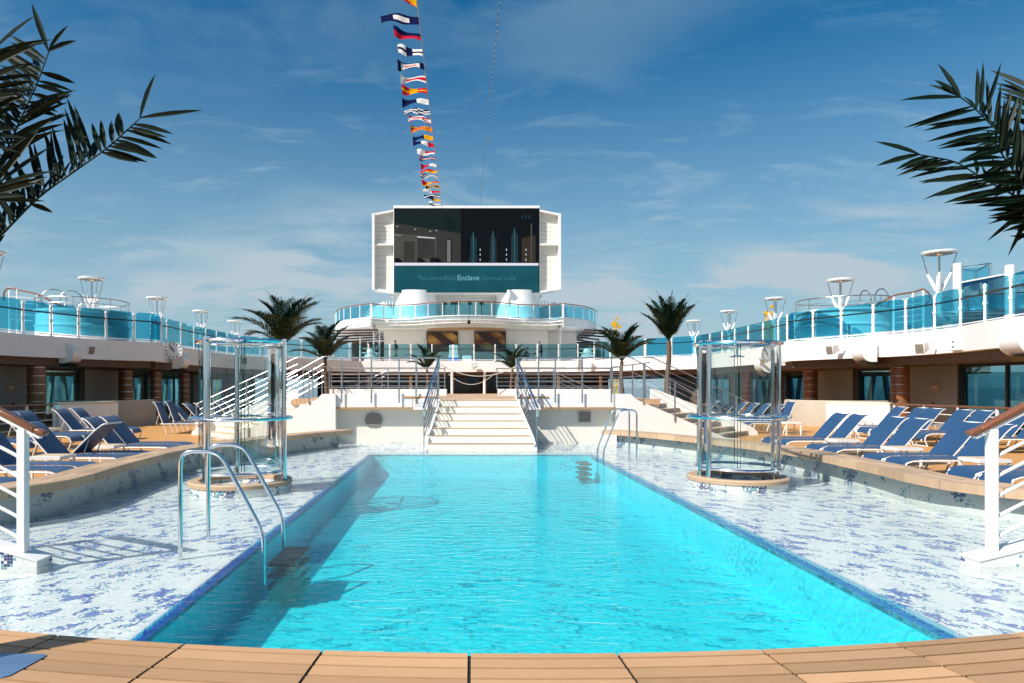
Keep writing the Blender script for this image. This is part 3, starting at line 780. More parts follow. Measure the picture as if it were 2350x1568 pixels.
def railing(name, label, p0, p1, ztop, zs, posts, zbase, r=.024, rr=.012, pm=.045, dy=0, mat='steel'):
    p0, p1 = Vector((*p0, 0)), Vector((*p1, 0))
    rl = thing(name, label, 'railing', (*(p0.lerp(p1, .5))[:2], zbase))
    b = MB(); b.tube([p0 + Vector((0, 0, ztop)), p1 + Vector((0, 0, ztop))], r, 8); b.build('handrail', mat, rl)
    for z in zs:
        b = MB(); b.tube([p0 + Vector((0, 0, z)), p1 + Vector((0, 0, z))], rr, 6); b.build('rail', mat, rl)
    for t in posts:
        p = p0.lerp(p1, t); b = MB(); b.obox((p.x, p.y + dy, (ztop + zbase) / 2), pm, .022, ztop - zbase); b.build('post', mat, rl)
    return rl
for s, w_ in ((-1, 'left'), (1, 'right')):
    railing('stage_railing', 'steel railing along the front of the stage, %s of the staircase' % w_, (s * 1.3 + XC, 22.1), (s * 4.7, 22.1), 2.74, (2.42, 2.2, 1.99, 1.78), (.0, .2, .36, .62, .9), 1.28, dy=-.03)
    railing('stage_railing', 'steel railing along the rear of the stage, %s of the rope gap' % w_, (s * 1.1, 30.1), (s * 6.2, 30.1), 2.60, (2.38, 2.2, 2.02, 1.84), (.01, .25, .5, .75, .99), 1.69)
    railing('stage_railing', 'steel railing along the %s end of the stage above the side stairs' % w_, (s * 6.2, 24.2), (s * 6.2, 30.0), 2.66, (2.42, 2.2, 1.99, 1.78), (.1, .4, .7, .98), 1.39)
    # rear flight seen through the rails
    q0, q1 = Vector((s * 4.0, 32, 2.5)), Vector((s * 6.6, 32.6, 1.35))
    rl = thing('stair_railing', 'sloping steel railing behind the %s half of the stage' % w_, 'railing', (s * 5.5, 32, .1))
    b = MB(); b.tube([q0 - Vector((s * .6, 0, 0)), q0, q1], .024, 8); b.build('handrail', 'steel', rl)
    for k in range(1, 5):
        o = Vector((0, 0, -.2 * k)); b = MB(); b.tube([q0 + o, q1 + o], .012, 6); b.build('rail', 'steel', rl)
    for t in (.05, .5, .95):
        p = q0.lerp(q1, t); b = MB(); b.obox((p.x, p.y, p.z - .55), .04, .02, 1.1); b.build('post', 'steel', rl)
# ropes closing the stage gap
for (a, b_, sag, lab) in ((Vector((XC - 1.2, 22.0, 2.52)), Vector((XC + 1.25, 22.0, 2.48)), .36, 'upper white rope hanging across the top of the staircase'), (Vector((-.98, 29.6, 2.36)), Vector((1.0, 29.6, 2.36)), .46, 'lower white rope hanging across the gap in the rear stage railing')):
    mb = MB(); mb.tube([a.lerp(b_, t / 20) - Vector((0, 0, sag * 4 * t / 20 * (1 - t / 20))) for t in range(21)], .015, 6)
    tag(mb.build('barrier_rope', 'rope'), lab, 'rope')
# ------------------------------------------------------------------ upper side decks
LE = [(-17.0, 10), (-17.3, 20), (-18.0, 24), (-18.2, 26.5), (-17.2, 29.6), (-16.0, 31.6), (-14.75, 32.9)]
LE2 = [(-15.3, 33.3), (-15.4, 38), (-15.4, 46), (-14.4, 48.2), (-13.0, 49.6)]
RE = [(16.0, 10), (16.2, 20), (17.1, 24.6), (17.0, 27.4), (16.2, 29.4), (15.0, 32.6)]
RE2 = [(15.5, 33.0), (15.8, 38), (15.8, 46), (14.6, 48.4), (13.0, 49.6)]
FE = [(-13.0, 49.6), (-11.6, 51.6), (-9.6, 54.7), (-8.6, 55.6), (-7, 56.0), (7, 56.0), (8.6, 55.6), (9.6, 54.7), (11.6, 51.6), (13.0, 49.6)]
def sm(p, st=.5): return [(q.x, q.y) for q in catmull(p, st)]
ZD0, ZD1 = 3.02, 3.92
def deck(name, label, edge, outer, gap):
    root = thing(name, label, 'deck', (sum(p[0] for p in outer) / len(outer), 30, ZD0))
    pts = edge + outer
    ar = sum(pts[i][0] * pts[(i + 1) % len(pts)][1] - pts[(i + 1) % len(pts)][0] * pts[i][1] for i in range(len(pts)))
    if ar < 0: pts = pts[::-1]
    b = MB(); b.prism(pts, ZD0, ZD1); b.build('fascia_slab', 'white_paint', root, angle=25, bevel=.015)
    P = [Vector((*p, 0)) for p in edge]
    sg = 1 if gap > 0 else -1
    ins = [(p.x, p.y) for p in offset(P, gap)]; pts = ins + outer
    if sum(pts[i][0] * pts[(i + 1) % len(pts)][1] - pts[(i + 1) % len(pts)][0] * pts[i][1] for i in range(len(pts))) < 0: pts = pts[::-1]
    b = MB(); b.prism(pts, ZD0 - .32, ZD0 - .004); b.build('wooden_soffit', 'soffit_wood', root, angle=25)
    b = MB(); E = [Vector((p[0], p[1], ZD1 + .07)) for p in edge]; off = offset(E, -.04 * sg)
    return root
deck('upper_deck', 'white curved upper deck edge with wooden underside on the left side of the ship', sm(LE) + sm(LE2), [(-13.0, 80), (-22, 80), (-22, 10)], .35)
deck('upper_deck', 'white curved upper deck edge with wooden underside on the right side of the ship', sm(RE) + sm(RE2), [(13.0, 80), (22, 80), (22, 10)], -.35)
deck('upper_deck', 'white far upper deck edge carrying a clock, below the bar with two pictures', sm(FE), [(13.0, 80), (-13.0, 80)], .35)

def balustrade(name, label, edge, inset, pitch, z=ZD1, hp=1.3, hg=1.40, mat='blue_glass', lower=True, handrail='black_rail', hz=1.0, rp=.045):
    P = [Vector((p[0], p[1], 0)) for p in edge]
    P = offset(P, inset); fine = resample(P, .25)
    Q = resample(fine, pitch)
    root = thing(name, label, 'balustrade', (Q[len(Q) // 2].x, Q[len(Q) // 2].y, z))
    for i, q in enumerate(Q):
        b = MB(); b.cyl((q.x, q.y, z), (q.x, q.y, z + hp), rp, n=10)
        b.lathe([(rp * 1.3, hp - .11), (rp * 1.3, hp - .02), (rp * .6, hp + .035), (.001, hp + .04)], (q.x, q.y, z), 10)
        b.lathe([(rp * 1.5, hp * .48), (rp * 1.5, hp * .56)], (q.x, q.y, z), 10)
        b.lathe([(rp * 2.2, 0), (rp * 2.2, .03), (rp, .05)], (q.x, q.y, z), 10)
        b.build('post', 'white_paint', root)
        if i:
            a = Q[i - 1]; d = (q - a); L = d.length; d.normalize(); nn = Vector((-d.y, d.x, 0)) * .008
            u0, u1, r = .09, L - .09, min(.16, L * .2); pts = [(u0, .16), (u1, .16)]
            for k in range(6): t = k / 5 * PI / 2; pts.append((u1 - r + r * math.cos(t), hg - r + r * math.sin(t)))
            for k in range(6): t = PI / 2 + k / 5 * PI / 2; pts.append((u0 + r + r * math.cos(t), hg - r + r * math.sin(t)))
            m = len(pts); v = []
            for s_ in (-1, 1): v += [Vector((a.x + d.x * u, a.y + d.y * u, z + h)) + nn * s_ for u, h in pts]
            f = [tuple(range(m)), tuple(reversed(range(m, 2 * m)))] + [(k, m + k, m + (k + 1) % m, (k + 1) % m) for k in range(m)]
            b = MB(); b.add(v, f); b.build('glass_panel', mat, root, smooth=False)
    fz = [Vector((p.x, p.y, z + hz)) for p in fine]
    b = MB(); b.tube(fz, .032, 8); b.build('handrail', handrail, root)
    if lower:
        b = MB(); b.tube([Vector((p.x, p.y, z + .10)) for p in fine], .022, 6); b.build('lower_rail', 'white_paint', root)
    return root
balustrade('glass_balustrade', 'blue glass balustrade with white posts on the bulging left upper deck beside the round tub', sm(LE[1:]) , .22, 1.35)
balustrade('glass_balustrade', 'blue glass balustrade with white posts on the far straight part of the left upper deck', sm(LE2), .22, 1.9)
balustrade('glass_balustrade', 'blue glass balustrade with white posts on the bulging right upper deck beside the round tub', sm(RE[1:]), -.22, 1.55)
balustrade('glass_balustrade', 'blue glass balustrade with white posts on the far straight part of the right upper deck', sm(RE2), -.22, 1.9)
balustrade('glass_balustrade', 'blue-green glass balustrade across the far upper deck in front of the bar', sm(FE), .25, 1.72, mat='teal_glass', hp=1.35)
# deck lamps
def lamp():
    root = thing('deck_lamp', '', 'lamp', (0, 0, 0), 'white disc lamps along the upper decks')
    b = MB(); b.cyl((0, 0, 0), (0, 0, 1.55), .125, n=16); b.cyl((0, 0, 1.55), (0, 0, 2.2), .11, .09, n=16); b.build('pole', 'white_paint', root)
    b = MB(); b.cyl((0, 0, 2.2), (0, 0, 2.98), .035, n=8); b.build('stem', 'steel', root)
    for k in range(4):
        a = PI / 4 + k * PI / 2 + .2; c, s_ = math.cos(a), math.sin(a)
        b = MB(); b.tube([(c * .10, s_ * .10, 1.62), (c * .24, s_ * .24, 1.95), (c * .38, s_ * .38, 2.28)], [.065, .07, .045], 8); b.build('arm', 'white_paint', root)
        b = MB(); b.tube([(c * .36, s_ * .36, 2.24), (c * .56, s_ * .56, 3.06)], .016, 5); b.build('stay', 'steel', root)
    b = MB(); b.lathe([(.001, 3.13), (.585, 3.12), (.60, 3.09), (.585, 3.05), (.48, 3.03), (.475, 3.034)], (0, 0, 0), 36); b.build('disc', 'white_paint', root)
    b = MB(); b.lathe([(.476, 3.032), (.03, 3.03), (.001, 3.03)], (0, 0, 0), 36); b.build('diffuser', 'lamp_under', root)
    b = MB(); b.lathe([(.001, 2.985), (.06, 2.99), (.07, 3.03)], (0, 0, 0), 12); b.build('bulb', 'lamp_glow', root)
    return root
lp = lamp()
lampspots = [(-18.75, 26.4, 'white disc lamp cut by the left edge of the photo'), (-18.2, 32.9, 'white disc lamp standing behind the left round tub'), (-18.2, 40.1, 'white disc lamp just beyond the left round tub, above the left clock'), (-18.2, 47.1, 'white disc lamp third back along the left deck, left of the left shower'), (-18.2, 54.3, 'white disc lamp farthest back on the left, beside the tall left palm'),
             (18.1, 26.5, 'large white disc lamp beside the tall glass screen on the right'), (18.1, 33.3, 'white disc lamp standing behind the right round tub'), (18.2, 40.3, 'white disc lamp beyond the right tub, in front of the yellow crane'), (18.2, 47.1, 'white disc lamp third back on the right deck, right of the tall right palm'), (18.2, 54.0, 'smallest white disc lamp on the right, just right of the tall right palm')]
for i, (x, y, lab) in enumerate(lampspots):
    o = lp if i == 0 else copy_tree(lp)
    o.location = (x, y, ZD1); o['label'] = lab

# round tubs with chrome hoops
for s, w_, cy in ((-1, 'left', 32.6), (1, 'right', 32.2)):
    cx = s * (18.45 if s < 0 else 17.6) 
    root = thing('round_tub', 'round pale blue tub with chrome ring rail on the %s upper deck' % w_, 'hot tub', (cx, cy, ZD1))
    b = MB(); b.lathe([(1.98, 0), (1.98, .62), (2.02, .66), (2.02, .72), (1.95, .76), (1.95, 1.28), (2.05, 1.34), (2.05, 1.42), (1.7, 1.43), (1.7, 1.2), (.001, 1.2)], (cx, cy, ZD1), 56); b.build('tub_shell', 'white_paint', root)
    b = MB(); b.tube(arc3((cx, cy), 2.0, 0, 2 * PI, 56, ZD1 + 1.93)[:-1], .03, 8, closed=True); b.tube(arc3((cx, cy), 2.0, 0, 2 * PI, 56, ZD1 + 1.68)[:-1], .014, 6, closed=True); b.build('ring_rail', 'steel', root)
    for k in range(8):
        a = 2 * PI * k / 8 + .3; b = MB(); b.cyl((cx + 2 * math.cos(a), cy + 2 * math.sin(a), ZD1 + 1.4), (cx + 2 * math.cos(a), cy + 2 * math.sin(a), ZD1 + 1.92), .018, n=8); b.build('rail_post', 'steel', root)
    for k, px in enumerate((123.5, 163.5) if s < 0 else (1986, 2024)):
        r = (.47, .40)[k] if s < 0 else (.42, .5)[k]; py = 688; yy = 33.0
        c = at(px, py, yy); b = MB()
        b.tube([(c.x + r * math.cos(t), c.y + .25 * math.cos(t), c.z + r * 1.05 * math.sin(t)) for t in [2 * PI * i / 28 for i in range(28)]], .032, 8, closed=True); b.build('grab_hoop', 'steel', root)
    # curved stair railing
    pts = [at(x, y, 31.6) for x, y in ((10, 690), (9, 672), (20, 661), (40, 665), (86, 676), (145, 705))] if s < 0 else [at(x, y, 30.4) for x, y in ((2118, 704), (2132, 688), (2131, 672), (2119, 664), (2095, 671), (2051, 679), (2006, 704))]
    rl = thing('tub_stair_rail', 'stair rail with curved wooden handrail leading up to the %s round tub' % w_, 'railing', (pts[2].x, pts[2].y, ZD1))
    b = MB(); b.tube([q for q in catmull(pts, .15)], .04, 10); b.build('wood_handrail', 'wood_rail', rl)
    top = [(40, 665, 31.6), (86, 678, 31.6), (22, 668, 31.0)] if s < 0 else [(2095, 673, 30.4), (2051, 682, 30.4), (2119, 668, 29.8)]
    for x, y, yy in top:
        p = at(x, y, yy); b = MB(); b.cyl((p.x, p.y, ZD1), (p.x, p.y, p.z + .02), .05, n=10); b.build('post', 'white_paint', rl)
    for k in range(5):
        b = MB(); q0, q1 = (at(20, 680 + 13 * k, 31.4), at(86, 686 + 13 * k, 31.6)) if s < 0 else (at(2121, 682 + 13 * k, 30.2), at(2051, 690 + 13 * k, 30.4)); b.tube([q0, q1], .018, 6); b.build('rail', 'white_paint', rl)

# tall glass screen on the right deck
gs = thing('glass_screen', 'tall deep-blue glass screen between thick white columns on the right upper deck', 'glass screen', (17.9, 24, ZD1))
cols = [at(2197, 605, 25.6), at(2317, 609, 23.4), at(2440, 612, 21.4)]
for c in cols:
    b = MB(); b.cyl((c.x, c.y, ZD1), (c.x, c.y, c.z - .02), .145, n=18); b.lathe([(.145, -.02), (.13, 0), (.001, .005)], c, 18); b.build('column', 'white_paint', gs)
for a, c in zip(cols, cols[1:]):
    d = (c - a); d.z = 0; d.normalize(); p, q = a + d * .22, c - d * .22
    zt = min(a.z, c.z) - .28; zb = ZD1 + .10
    for z_ in (zt, zb + .02):
        b = MB(); b.bar((p.x, p.y, z_), (q.x, q.y, z_), .06, .05); b.build('frame_bar', 'white_paint', gs)
    for z0, z1 in ((zb + .05, ZD1 + 1.24), (ZD1 + 1.36, zt - .03)):
        b = MB(); n_ = Vector((-d.y, d.x, 0)) * .006; v = [p - n_, q - n_, q + n_, p + n_]
        b.hexa([(k.x, k.y, z0) for k in v] + [(k.x, k.y, z1) for k in v]); b.build('glass_pane', 'deep_blue_glass', gs, smooth=False)
    b = MB(); b.bar((p.x, p.y, ZD1 + 1.30), (q.x, q.y, ZD1 + 1.30), .12, .1); b.build('cross_beam', 'black_rail', gs)
sh = thing('deck_shower', 'chrome framed glass shower behind the tall blue screen on the right upper deck', 'shower', (19.3, 25, ZD1))
p0, p1, p2 = at(2192, 640, 27.0), at(2273, 604, 27.2), at(2240, 640, 28.4)
for p in (p0, p1, p2):
    b = MB(); b.cyl((p.x, p.y, ZD1), (p.x, p.y, 6.7), .06, n=10); b.build('post', 'chrome', sh)
b = MB(); b.tube([(p0.x, p0.y, 6.5), (p1.x, p1.y, 6.72), (p2.x, p2.y, 6.6)], .03, 8, closed=True); b.build('top_frame', 'chrome', sh)
b = MB(); b.add([(p0.x, p0.y, ZD1 + .1), (p1.x, p1.y, ZD1 + .1), (p1.x, p1.y, 6.6), (p0.x, p0.y, 6.45)], [(0, 1, 2, 3)]); b.build('glass_pane', 'blue_glass', sh, smooth=False)
b = MB(); b.lathe([(.16, 0), (.16, .06), (.03, .12), (.03, .4)], at(2360, 650, 25), 12); b.build('shower_head', 'white_paint', sh)

# ------------------------------------------------------------------ cabins under the side decks
for s, w_ in ((-1, 'left'), (1, 'right')):
    X = 19.5
    cab = thing('deck_house', 'shaded grey-panelled wall with large windows under the %s upper deck' % w_, 'deck house', (s * X, 36, .1))
    segs = [('win', 22.8, 27.3), ('panel', 27.4, 30.3), ('win', 30.9, 34.2), ('panel', 34.6, 38.2), ('win', 39.2, 41.6), ('win', 43.1, 48.6), ('panel', 48.9, 50.2), ('win', 50.4, 55.5), ('panel', 55.7, 64)]
    last = 10
    for kind, y0, y1 in segs:
        if y0 > last + .01:
            b = MB(); b.box((min(s * X, s * (X + .3)), last, .1), (max(s * X, s * (X + .3)), y0, 2.69)); b.build('dark_jamb', 'black_plastic', cab)
            for k in range(6):
                b = MB(); 
        if kind == 'panel':
            b = MB(); b.box((min(s * (X - .05), s * (X + .25)), y0, .1), (max(s * (X - .05), s * (X + .25)), y1, 2.69)); b.build('grey_panel', 'grey_panel', cab)
        else:
            f = MB(); x0, x1 = sorted((s * (X + .02), s * (X + .14)))
            f.box((x0, y0, .1), (x1, y1, .55)); f.box((x0, y0, 2.58), (x1, y1, 2.69)); nm = 1 if y1 - y0 < 3.6 else 2
            for k in range(nm + 1): yy = y0 + (y1 - y0) * k / nm; f.box((x0 + .004, yy - .05, .55), (x1 - .004, yy + .05, 2.58))
            wf = f.build('window', 'black_plastic', cab)
            g = MB(); xg = s * (X + .08); g.box((xg - .006, y0 + .01, .56), (xg + .006, y1 - .01, 2.57)); g.build('pane', 'window_glass', wf, smooth=False)
        last = y1
    # white struts outside the windows
    for j, y in enumerate((34.5, 36.7, 44.4, 48.4, 50.6, 52.8, 57)):
        sv = thing('hull_strut', 'white V-shaped strut outside the window, number %s back along the %s hull' % (('first', 'second', 'third', 'fourth', 'fifth', 'sixth', 'seventh')[j], w_), 'strut', (s * 21.4, y, -.6), 'V struts outside the %s windows' % w_)
        for dy in (-.75, .75):
            b = MB(); b.bar((s * 21.4, y, -.6), (s * 21.4, y + dy, 3.0), .18, .2); b.build('leg', 'white_paint', sv)
    b = MB(); b.box((min(s * 21.2, s * 22), 10, -1.2), (max(s * 21.2, s * 22), 80, -.6)); hs_ = b.build('ship_hull', 'white_paint'); tag(hs_, 'white hull edge below the windows on the %s side' % w_, 'hull')
    b = MB(); b.box((min(s * 21.2, s * 21.26), 28, .35), (max(s * 21.2, s * 21.26), 60, .43)); b.box((min(s * 21.2, s * 21.26), 28, 2.35), (max(s * 21.2, s * 21.26), 60, 2.7)); tag(b.build('side_railing', 'white_paint'), 'white rails outside the windows on the %s side' % w_, 'railing')
    # wooden pillars with steel bands
    for j, (y, r, mt) in enumerate(((28.9 if s < 0 else 29.3, .36, 'varnished_wood'), (36.7, .36, 'varnished_wood'), (40.3, .36, 'varnished_wood'), (44.6, .36, 'varnished_wood'))):
        lab = ('first and nearest', 'second', 'third', 'fourth')[j]
        pl = thing('wooden_pillar', '%s round varnished pillar with steel bands under the %s upper deck' % (lab, w_), 'pillar', (s * 18.4, y, .1), 'banded wooden pillars')
        b = MB(); b.cyl((s * 18.4, y, .1), (s * 18.4, y, 2.69), r, n=28); b.build('wood_cladding', mt, pl)
        for k in range(7):
            b = MB(); z = .45 + k * .36; b.lathe([(r + .001, z), (r + .008, z), (r + .008, z + .022), (r + .001, z + .022)], (s * 18.4, y, 0), 28); b.build('steel_band', 'steel', pl)
    # wall sign + red call box
    yv = 28.8 if s < 0 else 28.6; xs = s * (X - .055)
    b = MB(); x0, x1 = sorted((xs, s * (X - .09))); b.box((x0, yv - .28, 1.62), (x1, yv + .28, 1.92)); o = b.build('wall_sign', 'wood_trim'); tag(o, 'small wooden-framed sign on the grey panel under the %s upper deck' % w_, 'sign')
    b = MB(); x0, x1 = sorted((s * (X - .09), s * (X - .095))); b.box((x0, yv - .24, 1.66), (x1, yv + .24, 1.88)); b.build('sign_face', 'grey_louvre', o)
    b = MB()
    for k in range(3): x0, x1 = sorted((s * (X - .095), s * (X - .098))); b.box((x0, yv - .17, 1.81 - k * .05), (x1, yv + .17, 1.828 - k * .05))
    b.build('text_lines', 'white_paint', o)
    b = MB(); x0, x1 = sorted((xs, s * (X - .12))); b.box((x0, yv + .1, .98), (x1, yv + .24, 1.12)); tag(b.build('call_point', 'red_box', bevel=.01), 'small red call box on the grey panel under the %s deck' % w_, 'call box')
    # low white wall with cushion, sofa and wooden rail
    wl = thing('bench_wall', 'white low wall with cream cushion top behind the %s sun loungers' % w_, 'low wall', (s * 14.4, 26, .1))
    p, q = ((s * 13.75, 26.6), (s * 15.1, 24.8)) if s > 0 else ((s * 14.3, 27.6), (s * 15.3, 25.2))
    d = Vector((q[0] - p[0], q[1] - p[1], 0)).normalized(); n_ = Vector((-d.y, d.x, 0)) * (.35 if s < 0 else .35) * (1 if s < 0 else 1)
    if n_.y < 0: n_ = -n_
    pp = [p, q, (q[0] + n_.x, q[1] + n_.y), (p[0] + n_.x, p[1] + n_.y)]
    if s < 0: pp = pp[::-1]
    b = MB(); b.prism(pp, .1, 1.12); b.build('wall', 'white_paint', wl, bevel=.02); b = MB(); b.prism(pp, 1.122, 1.22); b.build('cushion_top', 'cushion', wl, bevel=.035)
    so_ = thing('curved_sofa', 'beige curved sofa behind the %s low white wall' % w_, 'sofa', (s * 15, 30, .1))
    c = (s * 16.6, 30.6); a0, a1 = (R(150), R(290)) if s > 0 else (R(-110), R(30))
    b = MB(); b.lathe([(2.3, 0), (2.3, 1.05), (2.25, 1.12), (2.05, 1.12), (1.95, 1.0), (1.95, .45)], (*c, .1), 28, a0, a1); b.build('backrest', 'sofa_fabric', so_)
    b = MB(); b.lathe([(1.95, .2), (1.95, .46), (1.3, .46), (1.25, .4), (1.25, .2)], (*c, .1), 28, a0, a1); b.build('seat', 'sofa_fabric', so_)
    rl = thing('teak_railing', 'white railing with varnished wooden top behind the back row of %s loungers' % w_, 'railing', (s * 15.15, 20, .1))
    b = MB(); b.bar((s * 15.15, 24.8, 1.18), (s * 15.15, 9, 1.18), .09, .06); b.build('wood_handrail', 'wood_rail', rl, bevel=.02)
    for z in (.35, .62, .9):
        b = MB(); b.tube([(s * 15.15, 24.8, z), (s * 15.15, 9, z)], .018, 6); b.build('rail', 'white_paint', rl)
    for k in range(11):
        y = 24.6 - 1.55 * k; b = MB(); b.obox((s * 15.15, y, .63), .06, .06, 1.06); b.build('post', 'white_paint', rl)

# far glazed wall under the far deck
fw = thing('glazed_wall', 'dark glazed wall with doors beneath the far upper deck', 'glass wall', (0, 60, .1))
b = MB(); b.box((-13, 61.0, .1), (13, 61.2, 3.0)); b.build('dark_glazing', 'dark_glass', fw)
for k in range(17):
    b = MB(); x = -12 + 1.5 * k; b.box((x - .04, 60.94, .1), (x + .04, 60.998, 2.69)); b.build('mullion', 'black_plastic', fw)
for x in (-.95, 1.72):
    b = MB(); b.cyl((x, 56.15, .1), (x, 56.15, 3.018), .12, n=14); tag(b.build('deck_column', 'white_paint'), 'white column %s of the dark doorway beneath the clock' % ('left' if x < 0 else 'right'), 'column')
for s in (-1, 1):
    for k in range(3):
        b = MB(); x = s * (4.5 + 3.6 * k); b.cyl((x, 58.2, .1), (x, 58.2, 2.69), .14, n=14); tag(b.build('deck_column', 'white_paint'), 'white column %s out on the %s beneath the far deck' % (('first', 'second', 'third')[k], 'left' if s < 0 else 'right'), 'column')

# ------------------------------------------------------------------ deck equipment on the fascias
def drum(px, py, Y, s, label, r=.42, L=.75):
    c = at(px, py, Y); root = thing('floodlight_housing', label, 'light housing', (c.x, c.y, c.z))
    b = MB(); pr = [(c.x + r * math.cos(t), c.z + r * math.sin(t)) for t in [PI * .5 + s * PI * i / 14 for i in range(15)]]
    pr += [(c.x - s * -.22, c.z - r), (c.x + s * .22, c.z + r)]
    if s < 0: pr.reverse()
    b.vprism([(x, z) for x, z in pr], 'y', c.y - L / 2, c.y + L / 2); b.build('housing', 'white_paint', root, bevel=.02)
    b = MB(); b.bar((c.x, c.y, c.z), (c.x + s * .9, c.y, c.z), .18, .14); b.build('bracket', 'white_paint', root)
    b = MB(); b.vprism([(c.x - s * .32, c.z - r * 1.02), (c.x + s * .3, c.z - r * 1.05), (c.x + s * .5, c.z - r * 1.3), (c.x - s * .1, c.z - r * 1.35)][::(1 if s > 0 else -1)], 'y', c.y - .3, c.y + .3); b.build('flap', 'black_plastic', root)
    return root
drum(158, 812, 29.6, -1, 'white half-drum light housing on the left deck edge, left of the boxy loudspeaker')
drum(412, 828, 35.2, -1, 'white half-drum light housing behind the left round clock')
drum(1988, 808, 28.4, 1, 'white half-drum light housing in the middle of the right deck edge')
drum(2350, 778, 20.4, 1, 'large white half-drum light housing cut by the right edge of the photo', .5)
drum(1758, 836, 33.5, 1, 'white half-drum light housing under the right clock')
def speaker(px, py, Y, s, label, yaw, pitch=.25, dark=False):
    c = at(px, py, Y); root = thing('deck_loudspeaker', label, 'loudspeaker', c)
    m = Matrix.Translation(c) @ Matrix.Rotation(yaw, 4, 'Z') @ Matrix.Rotation(pitch, 4, 'X')
    v = [m @ Vector(p) for p in ((-.17, -.25, -.2), (.17, -.25, -.2), (.10, .25, -.14), (-.10, .25, -.14), (-.17, -.25, .2), (.17, -.25, .2), (.10, .25, .14), (-.10, .25, .14))]
    b = MB(); b.hexa(v); b.build('cabinet', 'black_plastic' if dark else 'white_paint', root, bevel=.02)
    b = MB(); b.hexa([m @ Vector(p) for p in ((-.14, -.262, -.17), (.14, -.262, -.17), (.14, -.248, -.17), (-.14, -.248, -.17), (-.14, -.262, .17), (.14, -.262, .17), (.14, -.248, .17), (-.14, -.248, .17))]); b.build('grille', 'grey_louvre', root)
    b = MB(); b.cyl(m @ Vector((0, -.270, 0)), m @ Vector((0, -.255, 0)), .09, n=16); b.build('cone', 'lamp_under', root)
    b = MB(); b.bar(c, c + Vector((s * .6, .1, -.05)), .06, .06); b.build('bracket', 'white_paint', root)
speaker(202, 802, 30.4, -1, 'white boxy loudspeaker on the left deck edge beside the half-drum light', R(65))
speaker(560, 829, 46.0, -1, 'small black loudspeaker on the left deck edge seen past the left shower', R(20), 0, True)
speaker(1912, 801, 29.4, 1, 'white boxy loudspeaker on the right deck edge, turned to the left', R(-65))
speaker(2118, 797, 25.2, 1, 'white camera-like loudspeaker on the right deck edge, left of the junction box', R(-60))
c = at(2197, 791, 23.9); jb = thing('junction_box', 'white junction box on the right deck edge', 'junction box', (c.x, c.y, c.z))
b = MB(); b.obox(c, .12, .55, .40, R(12)); b.build('box', 'white_paint', jb, bevel=.02)
for dz in (-.08, .1):
    b = MB(); b.obox(c + Vector((-.07, .1, dz)), .03, .08, .05, R(12)); b.build('latch', 'black_plastic', jb)

def clock(c, r, rz, tilt, label, hour, minute, stand=.25):
    root = thing('deck_clock', label, 'clock', c)
    m = Matrix.Translation(Vector(c)) @ Matrix.Rotation(rz, 4, 'Z')
    def P(x, y, z): return m @ Vector((x, y, z))
    b = MB(); n = 32; v = []; prof = [(r * .93, .10), (r, .10), (r, -.07), (r * .97, -.10), (r * .93, -.085)]
    for i in range(n):
        a = 2 * PI * i / n; v += [P(q * math.cos(a), y, q * math.sin(a)) for q, y in prof]
    f = []
    for i in range(n):
        j = (i + 1) % n
        for k in range(4): f.append((i * 5 + k, i * 5 + k + 1, j * 5 + k + 1, j * 5 + k))
    b.add(v, f); b.build('rim', 'white_paint', root)
    b = MB(); b.add([P(r * .94 * math.cos(2 * PI * i / n), -.08, r * .94 * math.sin(2 * PI * i / n)) for i in range(n)], [tuple(range(n))]); b.build('dial', 'white_paint', root, smooth=False)
    b = MB()
    for k in range(12):
        a = 2 * PI * k / 12; ca, sa = math.cos(a), math.sin(a); w = r * .045
        q = [(r * .66 * ca - w * sa, r * .66 * sa + w * ca), (r * .66 * ca + w * sa, r * .66 * sa - w * ca), (r * .88 * ca + w * sa, r * .88 * sa - w * ca), (r * .88 * ca - w * sa, r * .88 * sa + w * ca)]
        b.hexa([P(x, -.088, z) for x, z in q] + [P(x, -.082, z) for x, z in q])
    b.build('hour_marks', 'black_plastic', root, smooth=False)
    for nm, ang, L, w in (('hour_hand', (hour + minute / 60) / 12, .52, .05), ('minute_hand', minute / 60, .80, .035)):
        a = PI / 2 - 2 * PI * ang; ca, sa = math.cos(a), math.sin(a); w *= r * 1.4; y = -.094 if nm[0] == 'h' else -.10
        q = [(-r * .15 * ca - w * sa, -r * .15 * sa + w * ca), (-r * .15 * ca + w * sa, -r * .15 * sa - w * ca), (r * L * ca + w * sa, r * L * sa - w * ca), (r * L * ca - w * sa, r * L * sa + w * ca)]
        b = MB(); b.hexa([P(x, y - .004, z) for x, z in q] + [P(x, y, z) for x, z in q]); b.build(nm, 'black_plastic', root, smooth=False)
    b = MB(); b.bar(P(0, .1, 0), P(0, .1 + stand, 0), .1, .1); b.build('bracket', 'white_paint', root)
clock(at(399, 805, 33.4), .43, R(8), 0, 'round white wall clock on the left deck edge, beside the left shower', 10, 53)
clock(at(1757, 813, 32.4), .42, R(26), 0, 'round white wall clock on the right deck edge, seen through the right shower', 10, 53, .5)
clock(Vector(at(1090, 841.5, 55.65)), .30, 0, 0, 'small round clock on the far deck edge above the doorway', 3, 35, .3)
